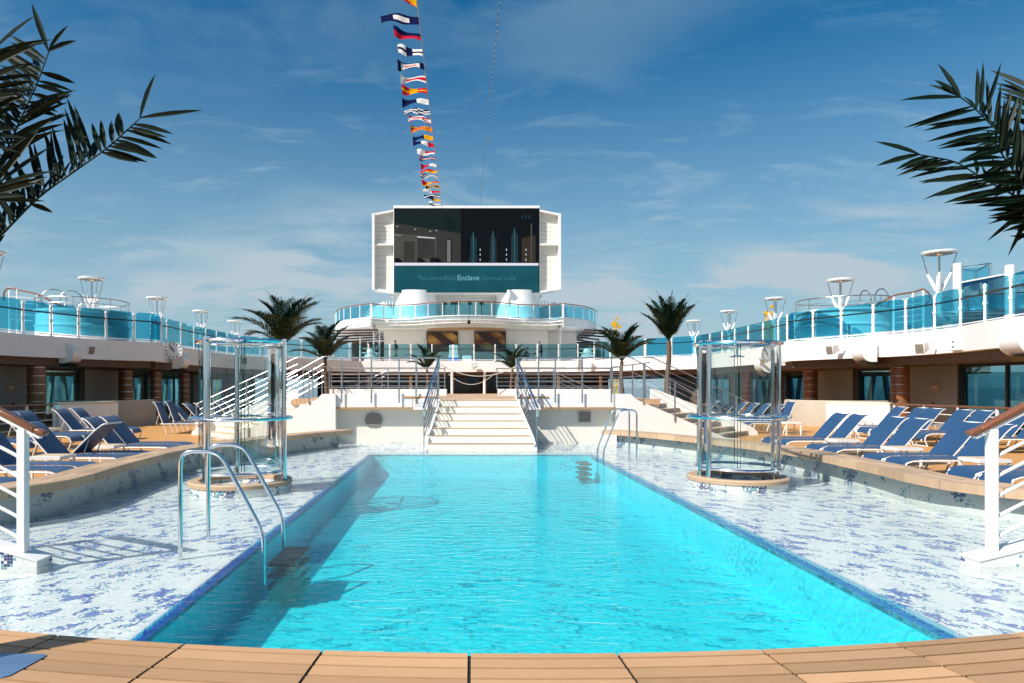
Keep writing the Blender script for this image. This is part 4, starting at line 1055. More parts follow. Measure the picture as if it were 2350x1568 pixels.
# ------------------------------------------------------------------ sun loungers and side tables
def lounger(back_pts, dark=False):
    root = thing('sun_lounger', '', 'sun lounger', (0, 0, 0))
    W = .31
    seat = [(.03, .20), (.045, .27), (.10, .335), (.20, .365), (.5, .372), (1.0, .372), (1.40, .37)]
    for s in (-1, 1):
        b = MB(); b.tube([(.11, s * W, .0), (.035, s * W, .14), (.025, s * W, .24), (.07, s * W, .32), (.17, s * W, .355), (.4, s * W, .362), (1.0, s * W, .362), (1.5, s * W, .36)], .017, 8); b.build('side_frame', 'white_paint', root)
        b = MB(); b.tube(fillet([(1.28, s * (W - .03), .0), (1.34, s * (W - .03), .20), (1.42, s * (W - .03), .35)], .1, 4), .02, 8); b.build('leg', 'white_paint', root)
    b = MB(); b.tube([(.11, -W, .01), (.11, W, .01)], .016, 6); b.build('foot_bar', 'white_paint', root)
    def slingmesh(P, w, t=.006):
        m = MB(); n = len(P); v = []
        for (x, z), (dx, dz) in zip(P, [(P[min(i + 1, n - 1)][0] - P[max(i - 1, 0)][0], P[min(i + 1, n - 1)][1] - P[max(i - 1, 0)][1]) for i in range(n)]):
            L = math.hypot(dx, dz); nx, nz = -dz / L, dx / L
            for y, sag in ((-w, 0), (-w * .5, .010), (0, .016), (w * .5, .010), (w, 0)):
                v.append((x - nx * sag + nx * .021, y, z - nz * sag + nz * .021))
        f = [(i * 5 + k, i * 5 + k + 1, i * 5 + k + 6, i * 5 + k + 5) for i in range(n - 1) for k in range(4)]
        f = [tuple(reversed(q)) for q in f]
        return m.add(v, f)
    slingmesh([(q.x, q.y) for q in catmull(seat, .08)], W + .012).build('seat', 'blue_sling', root)
    bp = [(q.x, q.y) for q in catmull(back_pts, .08)]
    slingmesh(bp, W + .012).build('backrest', 'blue_sling', root)
    for s in (-1, 1):
        b = MB(); b.tube([(x, s * W, z) for x, z in bp], .016, 8); b.build('back_frame', 'white_paint', root)
    b = MB(); b.tube([(bp[-1][0], -W, bp[-1][1]), (bp[-1][0], W, bp[-1][1])], .018, 6); b.build('top_bar', 'white_paint', root)
    mid = bp[len(bp) // 2]
    b = MB(); b.tube(fillet([(mid[0], -W * .8, mid[1] - .02), (mid[0] + .12, -W * .8, .34), (mid[0] + .12, W * .8, .34), (mid[0], W * .8, mid[1] - .02)], .06, 3), .012, 6); b.build('back_prop', 'white_paint', root)
    return root
BACK = [(1.40, .37), (1.62, .62), (1.84, .87), (1.94, .965), (2.03, 1.005)]
BACKLOW = [(1.40, .37), (1.66, .55), (1.92, .73), (2.03, .80), (2.12, .83)]
BACKUP = [(1.40, .37), (1.52, .68), (1.63, .98), (1.69, 1.09), (1.76, 1.15)]
BACKFWD = [(1.40, .37), (1.15, .62), (.90, .86), (.78, .95), (.72, .97)]
proto = {k: lounger(v) for k, v in (('std', BACK), ('low', BACKLOW), ('up', BACKUP), ('fwd', BACKFWD))}
used = set()
def put(kind, x, y, s, label, group, jig=None):
    o = proto[kind] if kind not in used else copy_tree(proto[kind]); used.add(kind)
    o.location = (x, y, .1); o.rotation_euler = (0, 0, (0 if s > 0 else PI) + rnd.uniform(-.03, .03))
    o['label'] = label; o['group'] = group
ordn = ('first', 'second', 'third', 'fourth', 'fifth', 'sixth', 'seventh', 'eighth', 'ninth', 'tenth')
FR = 'front row of loungers right of the pool'; FL = 'front row of loungers left of the pool'
for i, y in enumerate((17.75, 17.0, 15.5, 14.8, 13.3, 12.6, 11.1, 10.4)):
    lab = ('blue lounger farthest from the viewer in the front row, just right of the right shower', 'blue lounger beside the farthest small table in the right front row', 'blue lounger third along from the right shower in the front row', 'blue lounger beside the middle small table in the right front row', 'blue lounger with wide back fifth along from the right shower, just behind the white rail', 'blue lounger beside the nearest small table, its back behind the right white rail', 'blue lounger second nearest along the right wooden pool wall, cut by the photo edge', 'blue lounger nearest the viewer along the right wooden pool wall')[i]
    put('std', 7.38 + (.12 if y < 11.5 else 0), y, 1, lab, FR)
for i, (y, k) in enumerate(((16.0, 'std'), (15.3, 'std'), (13.75, 'fwd'), (13.05, 'std'), (11.7, 'std'), (11.0, 'std'), (9.6, 'low'))):
    lab = ('blue lounger farthest along the left front row, beside the left shower', 'blue lounger second from the left shower, with light streaks on its back', 'blue lounger with its dark back folded forward over the seat, left of the pool', 'blue lounger with shiny back behind the nearest-but-one small table, left of the pool', 'blue lounger behind the left white stair post, farther of the pair', 'blue lounger behind the left white stair post, nearer of the pair', 'blue lounger nearest the viewer along the left wooden pool wall')[i]
    put(k, -6.85, y, -1, lab, FL)
BR = 'back row of loungers by the wooden rail, right'; BL = 'back row of loungers by the wooden rail, left'
for i, y in enumerate((23.4, 22.3, 21.6, 20.4, 19.65, 18.3, 17.6)):
    put('std', 12.6, y, 1, 'blue lounger %s from the far end in the back row before the right wooden rail' % ordn[i], BR)
for i, y in enumerate((22.2, 21.2, 19.4, 18.7, 17.2, 16.5)):
    put('std', -11.0, y, -1, 'blue lounger %s from the far end in the back row before the left wooden rail' % ordn[i], BL)
for i, y in enumerate((33.2, 32.1, 31.0, 29.9, 28.8, 27.7, 26.5, 25.2)):
    put('up' if i == 7 else 'std', 10.0, y, 1, 'blue lounger %s from the far end of the row seen through the right shower' % ordn[i], 'far row of loungers beyond the right stairs')
for i, y in enumerate((33.0, 31.8, 30.6, 29.4, 28.2, 26.9, 25.9, 24.9)):
    put('up' if i >= 6 else 'std', -9.8, y, -1, 'blue lounger %s from the far end of the row seen beside the left shower' % ordn[i], 'far row of loungers beyond the left stairs')
for k, o in proto.items():
    if k not in used:
        for ch in list(o.children): bpy.data.objects.remove(ch)
        bpy.data.objects.remove(o)

def table():
    t = thing('side_table', '', 'side table', (0, 0, 0), 'small white side tables among the loungers')
    b = MB(); b.box((-.26, -.23, .445), (.26, .23, .47)); b.build('tabletop', 'tan_top', t, bevel=.006)
    b = MB()
    for x0, y0, x1, y1 in ((-.27, -.24, .27, -.24), (-.27, .24, .27, .24), (-.27, -.24, -.27, .24), (.27, -.24, .27, .24)): b.bar((x0, y0, .435), (x1, y1, .435), .03, .055)
    b.build('rim', 'white_paint', t)
    for x in (-.25, .25):
        for y in (-.22, .22):
            b = MB(); b.obox((x, y, .205), .036, .036, .41); b.build('leg', 'white_paint', t)
    return t
tb = table()
for i, (x, y, lab) in enumerate(((8.5, 16.2, 'small white table farthest along the right front row, near the right shower'), (8.5, 14.05, 'small white table in the middle of the right front row'), (8.5, 11.85, 'small white table nearest the right white stair rail'), (13.9, 24.5, 'small white table in front of the right low white wall'), (11.2, 24.2, 'small white table under the stacked loungers behind the right shower'),
    (-8.1, 14.55, 'small white table beside the lounger with the folded-forward back'), (-7.95, 12.35, 'small white table beside the left white stair post'), (-9.5, 24.1, 'small white table just left of the left shower posts'), (-12.8, 20.3, 'small white table in the left back row'), (-12.9, 23.4, 'small white table standing before the left low white wall'))):
    o = tb if i == 0 else copy_tree(tb); o.location = (x, y, .1); o['label'] = lab

# ------------------------------------------------------------------ palms
def leaflet(mb, p, d, L, w, droop=.15, up=Vector((0, 0, 1)), fold=.25):
    d = d.normalized(); sdv = d.cross(up)
    if sdv.length < .05: sdv = d.cross(Vector((0, 1, 0)))
    sdv.normalize(); nn = sdv.cross(d).normalized()
    st = ((0, .25), (.22, .85), (.5, 1.0), (.78, .62)); v = []
    for t, k in st:
        c = p + d * L * t - Vector((0, 0, droop * L * t * t)); e = sdv * w * k * .5; h = nn * w * k * fold
        v += [c - e + h, c, c + e + h]
    v.append(p + d * L - Vector((0, 0, droop * L)))
    f = []
    for i in range(3):
        o = 3 * i; f += [(o, o + 1, o + 4, o + 3), (o + 1, o + 2, o + 5, o + 4)]
    f += [(9, 10, 12), (10, 11, 12)]
    mb.add(v, f)
def frond_mesh(path, leaf, w, r, n, spread=(70, 35), droop=.2, start=.12, vee=.35, upv=None):
    P = resample(catmull(path, .08), max(.02, sum((Vector(b) - Vector(a)).length for a, b in zip(path, path[1:])) / n))
    mb = MB(); m = len(P)
    mb.tube(P, [r * (1 - .75 * i / (m - 1)) for i in range(m)], 6)
    for i, p in enumerate(P):
        t = i / (m - 1)
        if t < start: continue
        T = (P[min(i + 1, m - 1)] - P[max(i - 1, 0)]).normalized()
        U = upv or Vector((0, 0, 1)); S = T.cross(U)
        if S.length < .1: S = T.cross(Vector((0, 1, 0)))
        S.normalize(); Nn = S.cross(T).normalized()
        a = R(spread[0] + (spread[1] - spread[0]) * t) ; Lf = leaf * (math.sin(PI * min(1, .18 + t * .78)) ** .6) * rnd.uniform(.85, 1.1)
        for s in (-1, 1):
            d = T * math.cos(a) + (S * s + Nn * vee).normalized() * math.sin(a)
            leaflet(mb, p, d + Vector((rnd.uniform(-.08, .08), rnd.uniform(-.08, .08), rnd.uniform(-.08, .08))), Lf, w, droop * rnd.uniform(.5, 1.4))
    leaflet(mb, P[-1], T, leaf * .8, w, droop)
    return mb
def palm(x, y, zb, zc, nf, L, label, seed, elev=(84, 34), azs=None, trunk_r=.11, leafs=64, lw=.036, lf=.36, curl=.6):
    rr = random.Random(seed)
    root = thing('palm_tree', label, 'palm', (x, y, zb))
    b = MB(); n = 14; pts = [(x + .05 * math.sin(k * .5 + seed), y, zb + (zc - zb) * k / n) for k in range(n + 1)]
    b.tube(pts, [trunk_r * (1.12 - .3 * k / n + .06 * (k % 2)) for k in range(n + 1)], 10); b.build('trunk', 'palm_bark', root)
    c = Vector(pts[-1])
    for k in range(nf):
        az = azs[k] if azs else 2 * PI * k / nf + rr.uniform(-.25, .25)
        el = R(elev[0] + (elev[1] - elev[0]) * ((k * .618) % 1) + rr.uniform(-6, 6)); Lk = L * rr.uniform(.85, 1.1)
        h = Vector((math.cos(az), math.sin(az), 0)); path = [c]
        for i in range(1, 6):
            t = i / 5; e = el - curl * t * t * 1.1
            path.append(path[-1] + (h * math.cos(e) + Vector((0, 0, math.sin(e)))) * Lk / 5)
        frond_mesh(path, lf * L, lw, .022, leafs, (58, 30), .25, .1).build('frond', 'frond_mid', root, angle=60)
    return root
palm(-8.2, 30, .1, 3.6, 19, 2.3, 'tall dark palm standing on the left, right of the left shower', 3)
palm(-7.6, 36.5, .1, 3.2, 15, 2.15, 'smaller dark palm between the tall left palm and the bar', 5)
palm(8.35, 29, .1, 3.75, 18, 1.75, 'tall dark upright palm standing on the right, left of the right shower', 8, elev=(89, 52), curl=.3)
palm(8.1, 36, .1, 3.15, 15, 2.1, 'smaller dark palm in front of a yellow crane top, right of the bar', 12)
palm(-2.3, 39, .1, 2.75, 8, 1.45, 'small palm behind the stage railing, left of the staircase', 15, trunk_r=.09)
palm(2.55, 39, .1, 2.75, 8, 1.55, 'small palm behind the stage railing, right of the staircase', 19, trunk_r=.09)

# foreground palms: two close crowns just outside the frame
def near_palm(side, base, label, Y, fronds, extra, crown, wl=.031, ls_=1.0):
    root = thing('near_palm', label, 'palm', base)
    crown = Vector(crown); fs = Y / 3.35
    b = MB(); b.tube([(base[0], base[1], base[2] + (crown.z - base[2]) * k / 10) for k in range(11)], [.12 * (1.1 - .25 * k / 10 + .05 * (k % 2)) for k in range(11)], 12); b.build('trunk', 'palm_bark', root)
    b = MB(); b.lathe([(.30, 0), (.38, .5), (.36, .52), (.33, .46), (.001, .45)], (base[0], base[1], base[2]), 24); b.build('planter', 'sofa_fabric', root)
    for path, sides, dY in fronds:
        P3 = [at(px, py, Y + dY * k / (len(path) - 1)) for k, (px, py) in enumerate(path)]
        P3 = [crown] + P3 if side else P3
        P = resample(catmull(P3, .03), .024 * fs); m = len(P); mb = MB()
        mb.tube(P, [.011 * fs * (1 - .7 * i / (m - 1)) for i in range(m)], 6)
        for (t0, t1, step, a0, a1, L0, L1, yaw, sgn) in sides:
            i = int(t0 * (m - 1)); 
            while i <= t1 * (m - 1) + .01:
                k = min(int(i), m - 1); t = (i / (m - 1) - t0) / max(1e-6, t1 - t0)
                T = (P[min(k + 1, m - 1)] - P[max(k - 1, 0)]).normalized()
                a = R(a0 + (a1 - a0) * t) * sgn + rnd.uniform(-.09, .09); ca, sa = math.cos(a), math.sin(a)
                d = Vector((T.x * ca - T.z * sa, T.y + yaw + rnd.uniform(-.22, .22), T.x * sa + T.z * ca))
                L = (L0 + (L1 - L0) * t) * rnd.uniform(.88, 1.1) * fs * ls_
                leaflet(mb, P[k], d, L, wl * fs * rnd.uniform(.85, 1.15), rnd.uniform(-.02, .12), up=Vector((rnd.uniform(-.3, .3), -1, rnd.uniform(-.2, .4))), fold=.3)
                i += step * rnd.uniform(.8, 1.2)
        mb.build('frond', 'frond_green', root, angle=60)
    for az, el, L in extra:
        h = Vector((math.cos(R(az)), math.sin(R(az)), 0)); path = [crown]
        for i in range(1, 6):
            t = i / 5; e = R(el) - .9 * t * t; path.append(path[-1] + (h * math.cos(e) + Vector((0, 0, math.sin(e)))) * L * fs / 5)
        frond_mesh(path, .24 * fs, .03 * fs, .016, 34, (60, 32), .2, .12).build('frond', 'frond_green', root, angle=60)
    return root
# (t0, t1, step, angle0, angle1, len0, len1, yaw, sign)  angles from the rachis direction, sign + turns counter-clockwise in the picture
near_palm(1, (-3.7, 2.95, .1), 'dark palm fronds reaching in from the left edge of the photo', 2.6, [
    ([(-70, 600), (0, 542), (88, 454), (183, 385), (249, 337), (322, 271)], [(.50, .895, 1.2, 80, 68, .33, .33, 0, 1), (.90, .975, 1.6, 62, 46, .15, .10, 0, 1), (.90, .985, 1.15, 58, 60, .18, .20, 0, -1), (.5, .88, 1.2, 66, 62, .22, .2, .7, 1), (.72, .74, 3, 66, 66, .1, .1, 0, -1), (1, 1, 9, 24, 24, .25, .25, 0, 1), (1, 1, 9, 42, 42, .26, .26, 0, -1)], .12),
    ([(-60, 470), (0, 370), (26, 322), (55, 256), (84, 194), (112, 118)], [(.66, .985, 1.25, 84, 70, .29, .25, 0, 1), (.62, .87, 1.2, 30, 42, .28, .25, 0, -1), (.87, .97, 1.8, 84, 84, .12, .14, .3, -1), (1, 1, 9, 40, 40, .30, .30, 0, 1), (1, 1, 9, 34, 34, .14, .14, 0, -1), (1, 1, 9, 4, 4, .17, .17, .2, -1), (.7, .96, 1.7, 60, 50, .26, .2, .5, 1)], .1),
    ([(-120, 350), (-70, 260), (-30, 170), (-5, 90)], [(.6, 1, 1.2, 60, 40, .24, .24, .1, -1), (.6, 1, 1.2, 60, 50, .2, .2, .1, 1)], -.05),
], [(140, 55, 1.2), (175, 45, 1.2), (205, 60, 1.1)], (-3.5, 2.9, 2.3), .029, 1.15)
near_palm(1, (2.55, 2.6, .1), 'dark palm fronds reaching in from the right edge of the photo', 3.2, [
    ([(2440, 420), (2350, 352), (2300, 309), (2269, 281), (2232, 244), (2204, 224)], [(.42, .965, 1.55, 72, 46, .26, .25, 0, -1), (.42, .965, 1.49, 50, 64, .24, .29, 0, 1), (1, 1, 9, 38, 38, .27, .27, 0, 1), (1, 1, 9, -4, -4, .16, .16, .1, 1), (1, 1, 9, 16, 16, .2, .2, 0, -1), (1, 1, 9, 2, 2, .18, .18, .1, -1), (.4, .95, 2.03, 80, 56, .22, .2, .6, -1)], .1),
    ([(2440, 540), (2350, 463), (2269, 417), (2232, 395), (2189, 371), (2110, 355)], [(.78, .985, 1.49, 54, 30, .24, .17, .1, 1), (.45, .78, 1.69, 30, 48, .22, .24, .2, 1), (.42, .82, 1.49, 78, 66, .19, .2, .1, -1), (1, 1, 9, -8, -8, .2, .2, 0, 1), (1, 1, 9, 24, 24, .19, .19, 0, 1)], .2),
    ([(2440, 560), (2350, 426), (2300, 355), (2266, 299)], [(.4, .96, 1.49, 60, 40, .2, .2, .2, 1), (.4, .96, 1.62, 60, 40, .22, .22, .1, -1)], -.1),
    ([(2450, 400), (2400, 290), (2378, 230), (2360, 190)], [(.35, 1, 1.35, 60, 40, .24, .2, .1, 1), (.35, 1, 1.62, 50, 40, .2, .2, .1, -1)], .15),
    ([(2450, 360), (2410, 330), (2360, 310), (2310, 310)], [(.35, 1, 1.62, 60, 40, .2, .2, .1, 1), (.35, 1, 1.62, 50, 40, .2, .2, .1, -1)], .25),
    ([(2450, 500), (2420, 470), (2390, 455), (2352, 470)], [(.4, 1, 1.76, 90, 70, .2, .26, .1, 1)], .1),
], [(60, 55, 1.2), (20, 45, 1.3), (-20, 60, 1.2), (-60, 50, 1.2), (-95, 40, 1.1), (40, 70, 1.2), (0, 25, 1.1)], tuple(at(2530, 570, 2.65)), .027, 1.08)

# ------------------------------------------------------------------ bar building with the big screen
bb = thing('bar_building', 'cream bar building with a curved glass-railed roof terrace under the big screen', 'building', (0, 62, ZD1))
b = MB(); b.box((-7.3, 63.4, ZD1), (7.9, 69, 7.02)); b.build('wall', 'beige_wall', bb)
b = MB(); b.box((7.95, 65.2, ZD1), (10.9, 70, 7.02)); b.build('side_wall', 'beige_wall', bb)
TE = [(-12.7, 69), (-12.0, 64.8), (-10.3, 61.2), (-8.0, 58.8)]; TM = [(-7.9, 58.8), (-6.9, 59.9), (-4.5, 59.6), (-2.4, 58.1), (0.3, 57.3), (3.0, 58.1), (5.2, 59.6), (7.55, 59.9), (8.55, 58.8)]; TR = [(8.65, 58.8), (11.0, 61.2), (12.7, 64.8), (13.4, 69)]  # terrace outline pushed back along the line of sight and enlarged about the camera
el, em, er = sm(TE), sm(TM), sm(TR)
Z0, Z1 = 7.04, 7.76
b = MB(); b.prism(el + [(-8.0, 78), (-12.7, 78)], Z0, Z1); b.build('side_parapet', 'white_paint', bb, angle=25)
b = MB(); b.prism(er + [(13.4, 78), (8.65, 78)], Z0, Z1); b.build('side_parapet', 'white_paint', bb, angle=25)
b = MB(); b.prism([(x, y + .35) for x, y in em] + [(8.55, 78), (-7.9, 78)], 7.49, 7.74); b.build('terrace_slab', 'white_paint', bb, angle=25)
b = MB(); c0 = [(x, 55.9 + .05 * abs(x)) for x in (-7.3, -4, 0, 4, 7.9)]
b.prism([(-7.85, 61.0), (-3.4, 60.8), (-2.4, 59.9), (.3, 59.4), (3.0, 59.9), (4.0, 60.8), (8.5, 61.0), (8.5, 70), (-7.85, 70)], 7.03, 7.485); b.build('soffit_ring', 'cream_paint', bb, angle=25)
b = MB(); b.prism([(-3.2, 61.3), (-2.2, 60.4), (.3, 59.9), (2.8, 60.4), (3.8, 61.3)], 6.90, 7.025); b.build('soffit_trim', 'wood_trim', bb)
for z, r in ((7.47, .04), (7.20, .04)):
    b = MB(); b.tube([(x, y - .05, z) for x, y in em], r, 6); b.build('truss_chord', 'white_paint', bb)
emr = resample([Vector((x, y, 0)) for x, y in em], 1.25)
for q in emr:
    b = MB(); b.tube([(q.x, q.y - .05, 7.20), (q.x, q.y - .05, 7.47)], .025, 6); b.build('truss_web', 'white_paint', bb)
for k in (-6, -3, 3.6, 6.4):
    b = MB(); b.tube([(k, 60.0, 7.4), (k * .8 + .3, 61.4, 7.04)], .03, 6); b.build('brace', 'white_paint', bb)
def terrace_rail(edge, label):
    Q = resample([Vector((x, y, 0)) for x, y in edge], 1.42)
    root = thing('terrace_balustrade', label, 'balustrade', (Q[len(Q) // 2].x, Q[len(Q) // 2].y, Z1))
    for i, q in enumerate(Q):
        b = MB(); b.obox((q.x, q.y + .08, Z1 + .6), .07, .07, 1.2); b.build('post', 'white_paint', root)
        if i:
            a = Q[i - 1]; d = (q - a).normalized(); u, v = a + d * .06, q - d * .06; n_ = Vector((-d.y, d.x, 0)) * .006
            b = MB(); w_ = [u - n_, v - n_, v + n_, u + n_]; b.hexa([(p.x, p.y + .08, Z1 + .06) for p in w_] + [(p.x, p.y + .08, Z1 + 1.12) for p in w_]); b.build('glass_panel', 'pale_blue_glass', root, smooth=False)
    for z, mt, r in ((Z1 + 1.22, 'wood_rail', .05), (Z1 + .04, 'white_paint', .045)):
        b = MB(); b.tube([(p.x, p.y + .08, z) for p in [Vector((x, y, 0)) for x, y in edge]], r, 6); b.build('handrail' if 'wood' in mt else 'lower_rail', mt, root)
terrace_rail(el, 'blue glass balustrade on the left curved end of the bar roof terrace')
terrace_rail(em, 'blue glass balustrade on the wavy middle front of the bar roof terrace')
terrace_rail(er, 'blue glass balustrade on the right curved end of the bar roof terrace')
# pergola slats and open bar sides
for s, x0 in ((-1, -7.7), (1, 11.0)):
    pg = thing('wooden_pergola', 'wooden slatted roof over the open %s side of the bar' % ('left' if s < 0 else 'right'), 'pergola', (x0 + s * 2.5, 61, 5.5))
    for k in range(5):
        y = 61.2 + 1.5 * k; xe = (-12.9, -13.3, -13.1, -12.7, -12.4)[k] if s < 0 else (13.4, 13.8, 13.6, 13.3, 13.0)[k]
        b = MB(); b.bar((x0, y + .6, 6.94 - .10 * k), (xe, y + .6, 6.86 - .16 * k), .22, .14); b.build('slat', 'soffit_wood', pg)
    for y in (62.5, 68):
        b = MB(); b.cyl((x0 + s * 1.7, y, ZD1), (x0 + s * 1.7, y, 6.3), .07, n=10); b.build('post', 'white_paint', pg)
    b = MB(); b.box((min(x0 + s * .1, x0 + s * 3.5), 69.5, ZD1), (max(x0 + s * .1, x0 + s * 3.5), 69.8, 6.4)); b.build('dark_back', 'soffit_wood', pg)
# truss tower + pictures + small props on the bar terrace
def truss(x, y, z0, z1, w, label):
    root = thing('truss_tower', label, 'truss', (x, y, z0))
    for dx in (-w / 2, w / 2):
        for dy in (-w / 2, w / 2):
            b = MB(); b.cyl((x + dx, y + dy, z0), (x + dx, y + dy, z1), .035, n=6); b.build('chord', 'white_paint', root)
    n = int((z1 - z0) / w)
    b = MB()
    for k in range(n):
        za, zb = z0 + (z1 - z0) * k / n, z0 + (z1 - z0) * (k + 1) / n
        for dy in (-w / 2, w / 2):
            p = (x - w / 2, y + dy, za), (x + w / 2, y + dy, zb)
            b.tube([p[0], p[1]] if k % 2 == 0 else [(x + w / 2, y + dy, za), (x - w / 2, y + dy, zb)], .018, 5)
    b.build('lattice', 'white_paint', root); return root
truss(-7.9, 62.6, ZD1, 6.95, .55, 'white lattice truss tower at the left end of the bar wall')
truss(-3.5, 63.0, ZD1, 6.1, .3, 'slim white truss left of the amber picture')
truss(4.6, 63.0, ZD1, 6.1, .3, 'slim white truss right of the dark picture')
b = MB(); b.cyl((8.9, 62.4, ZD1), (8.9, 62.4, 7.0), .08, n=10); tag(b.build('terrace_post', 'white_paint'), 'thin white post holding the right side of the bar roof', 'post')
for x0, x1, mt, lab in ((980, 1050, 'picture_amber', 'large amber and brown picture hanging on the left of the bar wall'), (1090, 1160, 'picture_rust', 'large rust and brown picture hanging on the right of the bar wall')):
    p, q = at(x0, 806, 63.3), at(x1, 762, 63.3)
    b = MB(); b.box((p.x, 63.32, p.z), (q.x, 63.398, q.z)); o = b.build('wall_picture', mt); tag(o, lab, 'picture')
    b = MB()
    for u, v in (((p.x, p.z), (q.x, p.z)), ((q.x, p.z), (q.x, q.z)), ((q.x, q.z), (p.x, q.z)), ((p.x, q.z), (p.x, p.z))): b.bar((u[0], 63.31, u[1]), (v[0], 63.31, v[1]), .10, .10)
    b.build('frame', 'soffit_wood', o)
c = at(1041, 830, 58.6)
cs = thing('cooler_stack', 'white and blue cool boxes standing on the far deck below the amber picture', 'cool box', (c.x, 58.6, ZD1))
for dx, z0, z1, wd, mt in ((0, .35, .62, .85, 'white_paint'), (0, .0, .34, .85, 'cooler_blue'), (1.15, .0, .55, .8, 'pale_blue_glass'), (0, .62, 1.45, .75, 'white_paint')):
    if 'glass' in mt: mt = 'white_paint'
    b = MB(); b.box((c.x + dx - wd / 2, 58.3, ZD1 + z0 + .002), (c.x + dx + wd / 2, 58.9, ZD1 + z1)); b.build('box', mt, cs, bevel=.04)
for px, lab in ((851, 'white domed deck machine on the left of the far deck'), (1348, 'white domed deck machine on the right of the far deck')):
    c = at(px, 830, 57.9); dm = thing('deck_machine', lab, 'machine', (c.x, c.y, ZD1))
    b = MB(); b.lathe([(.55, 0), (.58, .35), (.5, .62), (.001, .66)], (c.x, c.y, ZD1), 20); b.build('base', 'white_paint', dm)
    b = MB(); b.lathe([(.34, .66), (.36, .9), (.26, 1.12), (.001, 1.2)], (c.x, c.y, ZD1), 18); b.build('dome', 'white_paint', dm)
    for k in range(3):
        b = MB(); b.tube(arc3((c.x, c.y), .75, 0, 2 * PI, 20, ZD1 + .4 + .35 * k)[:-1], .025, 6, closed=True); b.build('guard_ring', 'white_paint', dm)
sp_ = at(1076, 738, 57.4); sl = thing('spotlight', 'small black spotlight hanging under the middle of the bar roof', 'spotlight', sp_)
b = MB(); b.cyl(sp_ + Vector((0, -.2, -.12)), sp_ + Vector((0, .2, .05)), .14, .12, 12); b.build('body', 'black_plastic', sl); b = MB(); b.cyl(sp_, sp_ + Vector((0, 0, .4)), .03, n=6); b.build('bracket', 'black_plastic', sl)

# screen
YSC = 63.5
sc = thing('video_screen', 'huge dark outdoor screen on white supports above the bar', 'screen', (.35, YSC, 7.4))
def S(px, py): q = at(px, py, YSC); return q.x, q.z
x0, zb = S(903, 672); x1, zt = S(1239, 472)
b = MB(); b.box((x0, YSC, zb), (x1, YSC + 1.6, zt)); b.build('casing', 'white_paint', sc, bevel=.03)
def patch(name, mat, quad, d, parent=sc):
    b = MB(); v = [S(*q) for q in quad]; b.add([(x, YSC - d, z) for x, z in v], [tuple(range(len(v)))][::1]); 
    b.f = [tuple(reversed(b.f[0]))] if False else b.f
    return b.build(name, mat, parent, smooth=False)
disp = patch('display', 'led_dark', [(904, 672), (1238, 672), (1238, 478), (904, 478)], .01)
K = lambda x, y: ((800 + x * 760 / 2350) * .89763, (480 + y * 760 / 2350) * .89763)
def kp(name, mat, q, d): return patch(name, mat, [K(*p) for p in q], d, disp)
kp('ceiling_picture', 'led_grey_dark', [(642, 592), (1168, 592), (1168, 362), (642, 280)], .02)
kp('wall_picture', 'led_grey', [(642, 592), (975, 592), (975, 388), (642, 362)], .024)
kp('wall_panel', 'led_grey_dark', [(718, 592), (806, 592), (806, 425), (718, 425)], .028)
kp('wall_panel', 'led_grey_dark', [(825, 560), (965, 560), (965, 400), (825, 390)], .028)
kp('light_strip', 'led_pale', [(642, 378), (703, 384), (703, 372), (642, 366)], .03)
kp('light_strip', 'led_white', [(825, 394), (965, 404), (965, 398), (825, 386)], .03)
kp('room_door', 'led_dark', [(1052, 592), (1100, 592), (1100, 405), (1052, 412)], .028); kp('door_glow', 'led_pale', [(1060, 588), (1088, 588), (1088, 415), (1060, 418)], .03)
kp('room_side', 'led_grey_dark', [(985, 592), (1045, 592), (1045, 382), (985, 392)], .026)
for q in ((642, 720), (822, 900), (925, 1030)): kp('recliner_picture', 'led_black', [(q[0], 592), (q[1], 592), (q[1] - 40, 558), (q[0] + 4, 556)], .032)
kp('dark_half', 'led_black', [(1169, 592), (1782, 592), (1788, 165), (1169, 165)], .022)
for cx_, mt, top_ in ((1268, 'led_beam', 350), (1425, 'led_beam_red', 345), (1594, 'led_beam', 315)):
    for dx, wd, tp, m_, d_ in ((0, 30, 400, mt, .026), (-9, 9, 372, 'led_beam', .028), (8, 8, 385, 'led_beam', .028), (0, 4, 345, 'led_beam_core', .03), (-18, 3, 420, 'led_beam', .029), (19, 3, 430, 'led_beam', .029)):
        kp('water_beam', m_, [(cx_ + dx - wd, 590), (cx_ + dx + wd, 590), (cx_ + dx + wd * .85, tp + top_ - 345), (cx_ + dx - wd * .85, tp + top_ - 345)], d_)
kp('brown_wall', 'led_brown', [(1650, 590), (1760, 590), (1760, 380), (1650, 400)], .026); kp('light_post', 'led_grey', [(1722, 590), (1732, 590), (1732, 285), (1722, 285)], .03)
for cx_ in (1322, 1530, 1684):
    for cy_ in (492, 530, 570): kp('lamp_spark', 'led_spark', [(cx_ - 3, cy_ + 8), (cx_ + 3, cy_ + 8), (cx_ + 3, cy_ - 8), (cx_ - 3, cy_ - 8)], .034)
for cx_, cy_ in ((668, 308), (808, 330), (928, 346), (978, 340)): kp('lamp_spark', 'led_spark', [(cx_ - 5, cy_ + 3), (cx_ + 5, cy_ + 3), (cx_ + 5, cy_ - 3), (cx_ - 5, cy_ - 3)], .034)
kp('white_band', 'led_white', [(642, 617), (1783, 617), (1783, 597), (642, 594)], .036)
kp('teal_band', 'led_teal', [(642, 830), (1783, 830), (1783, 619), (642, 619)], .03)
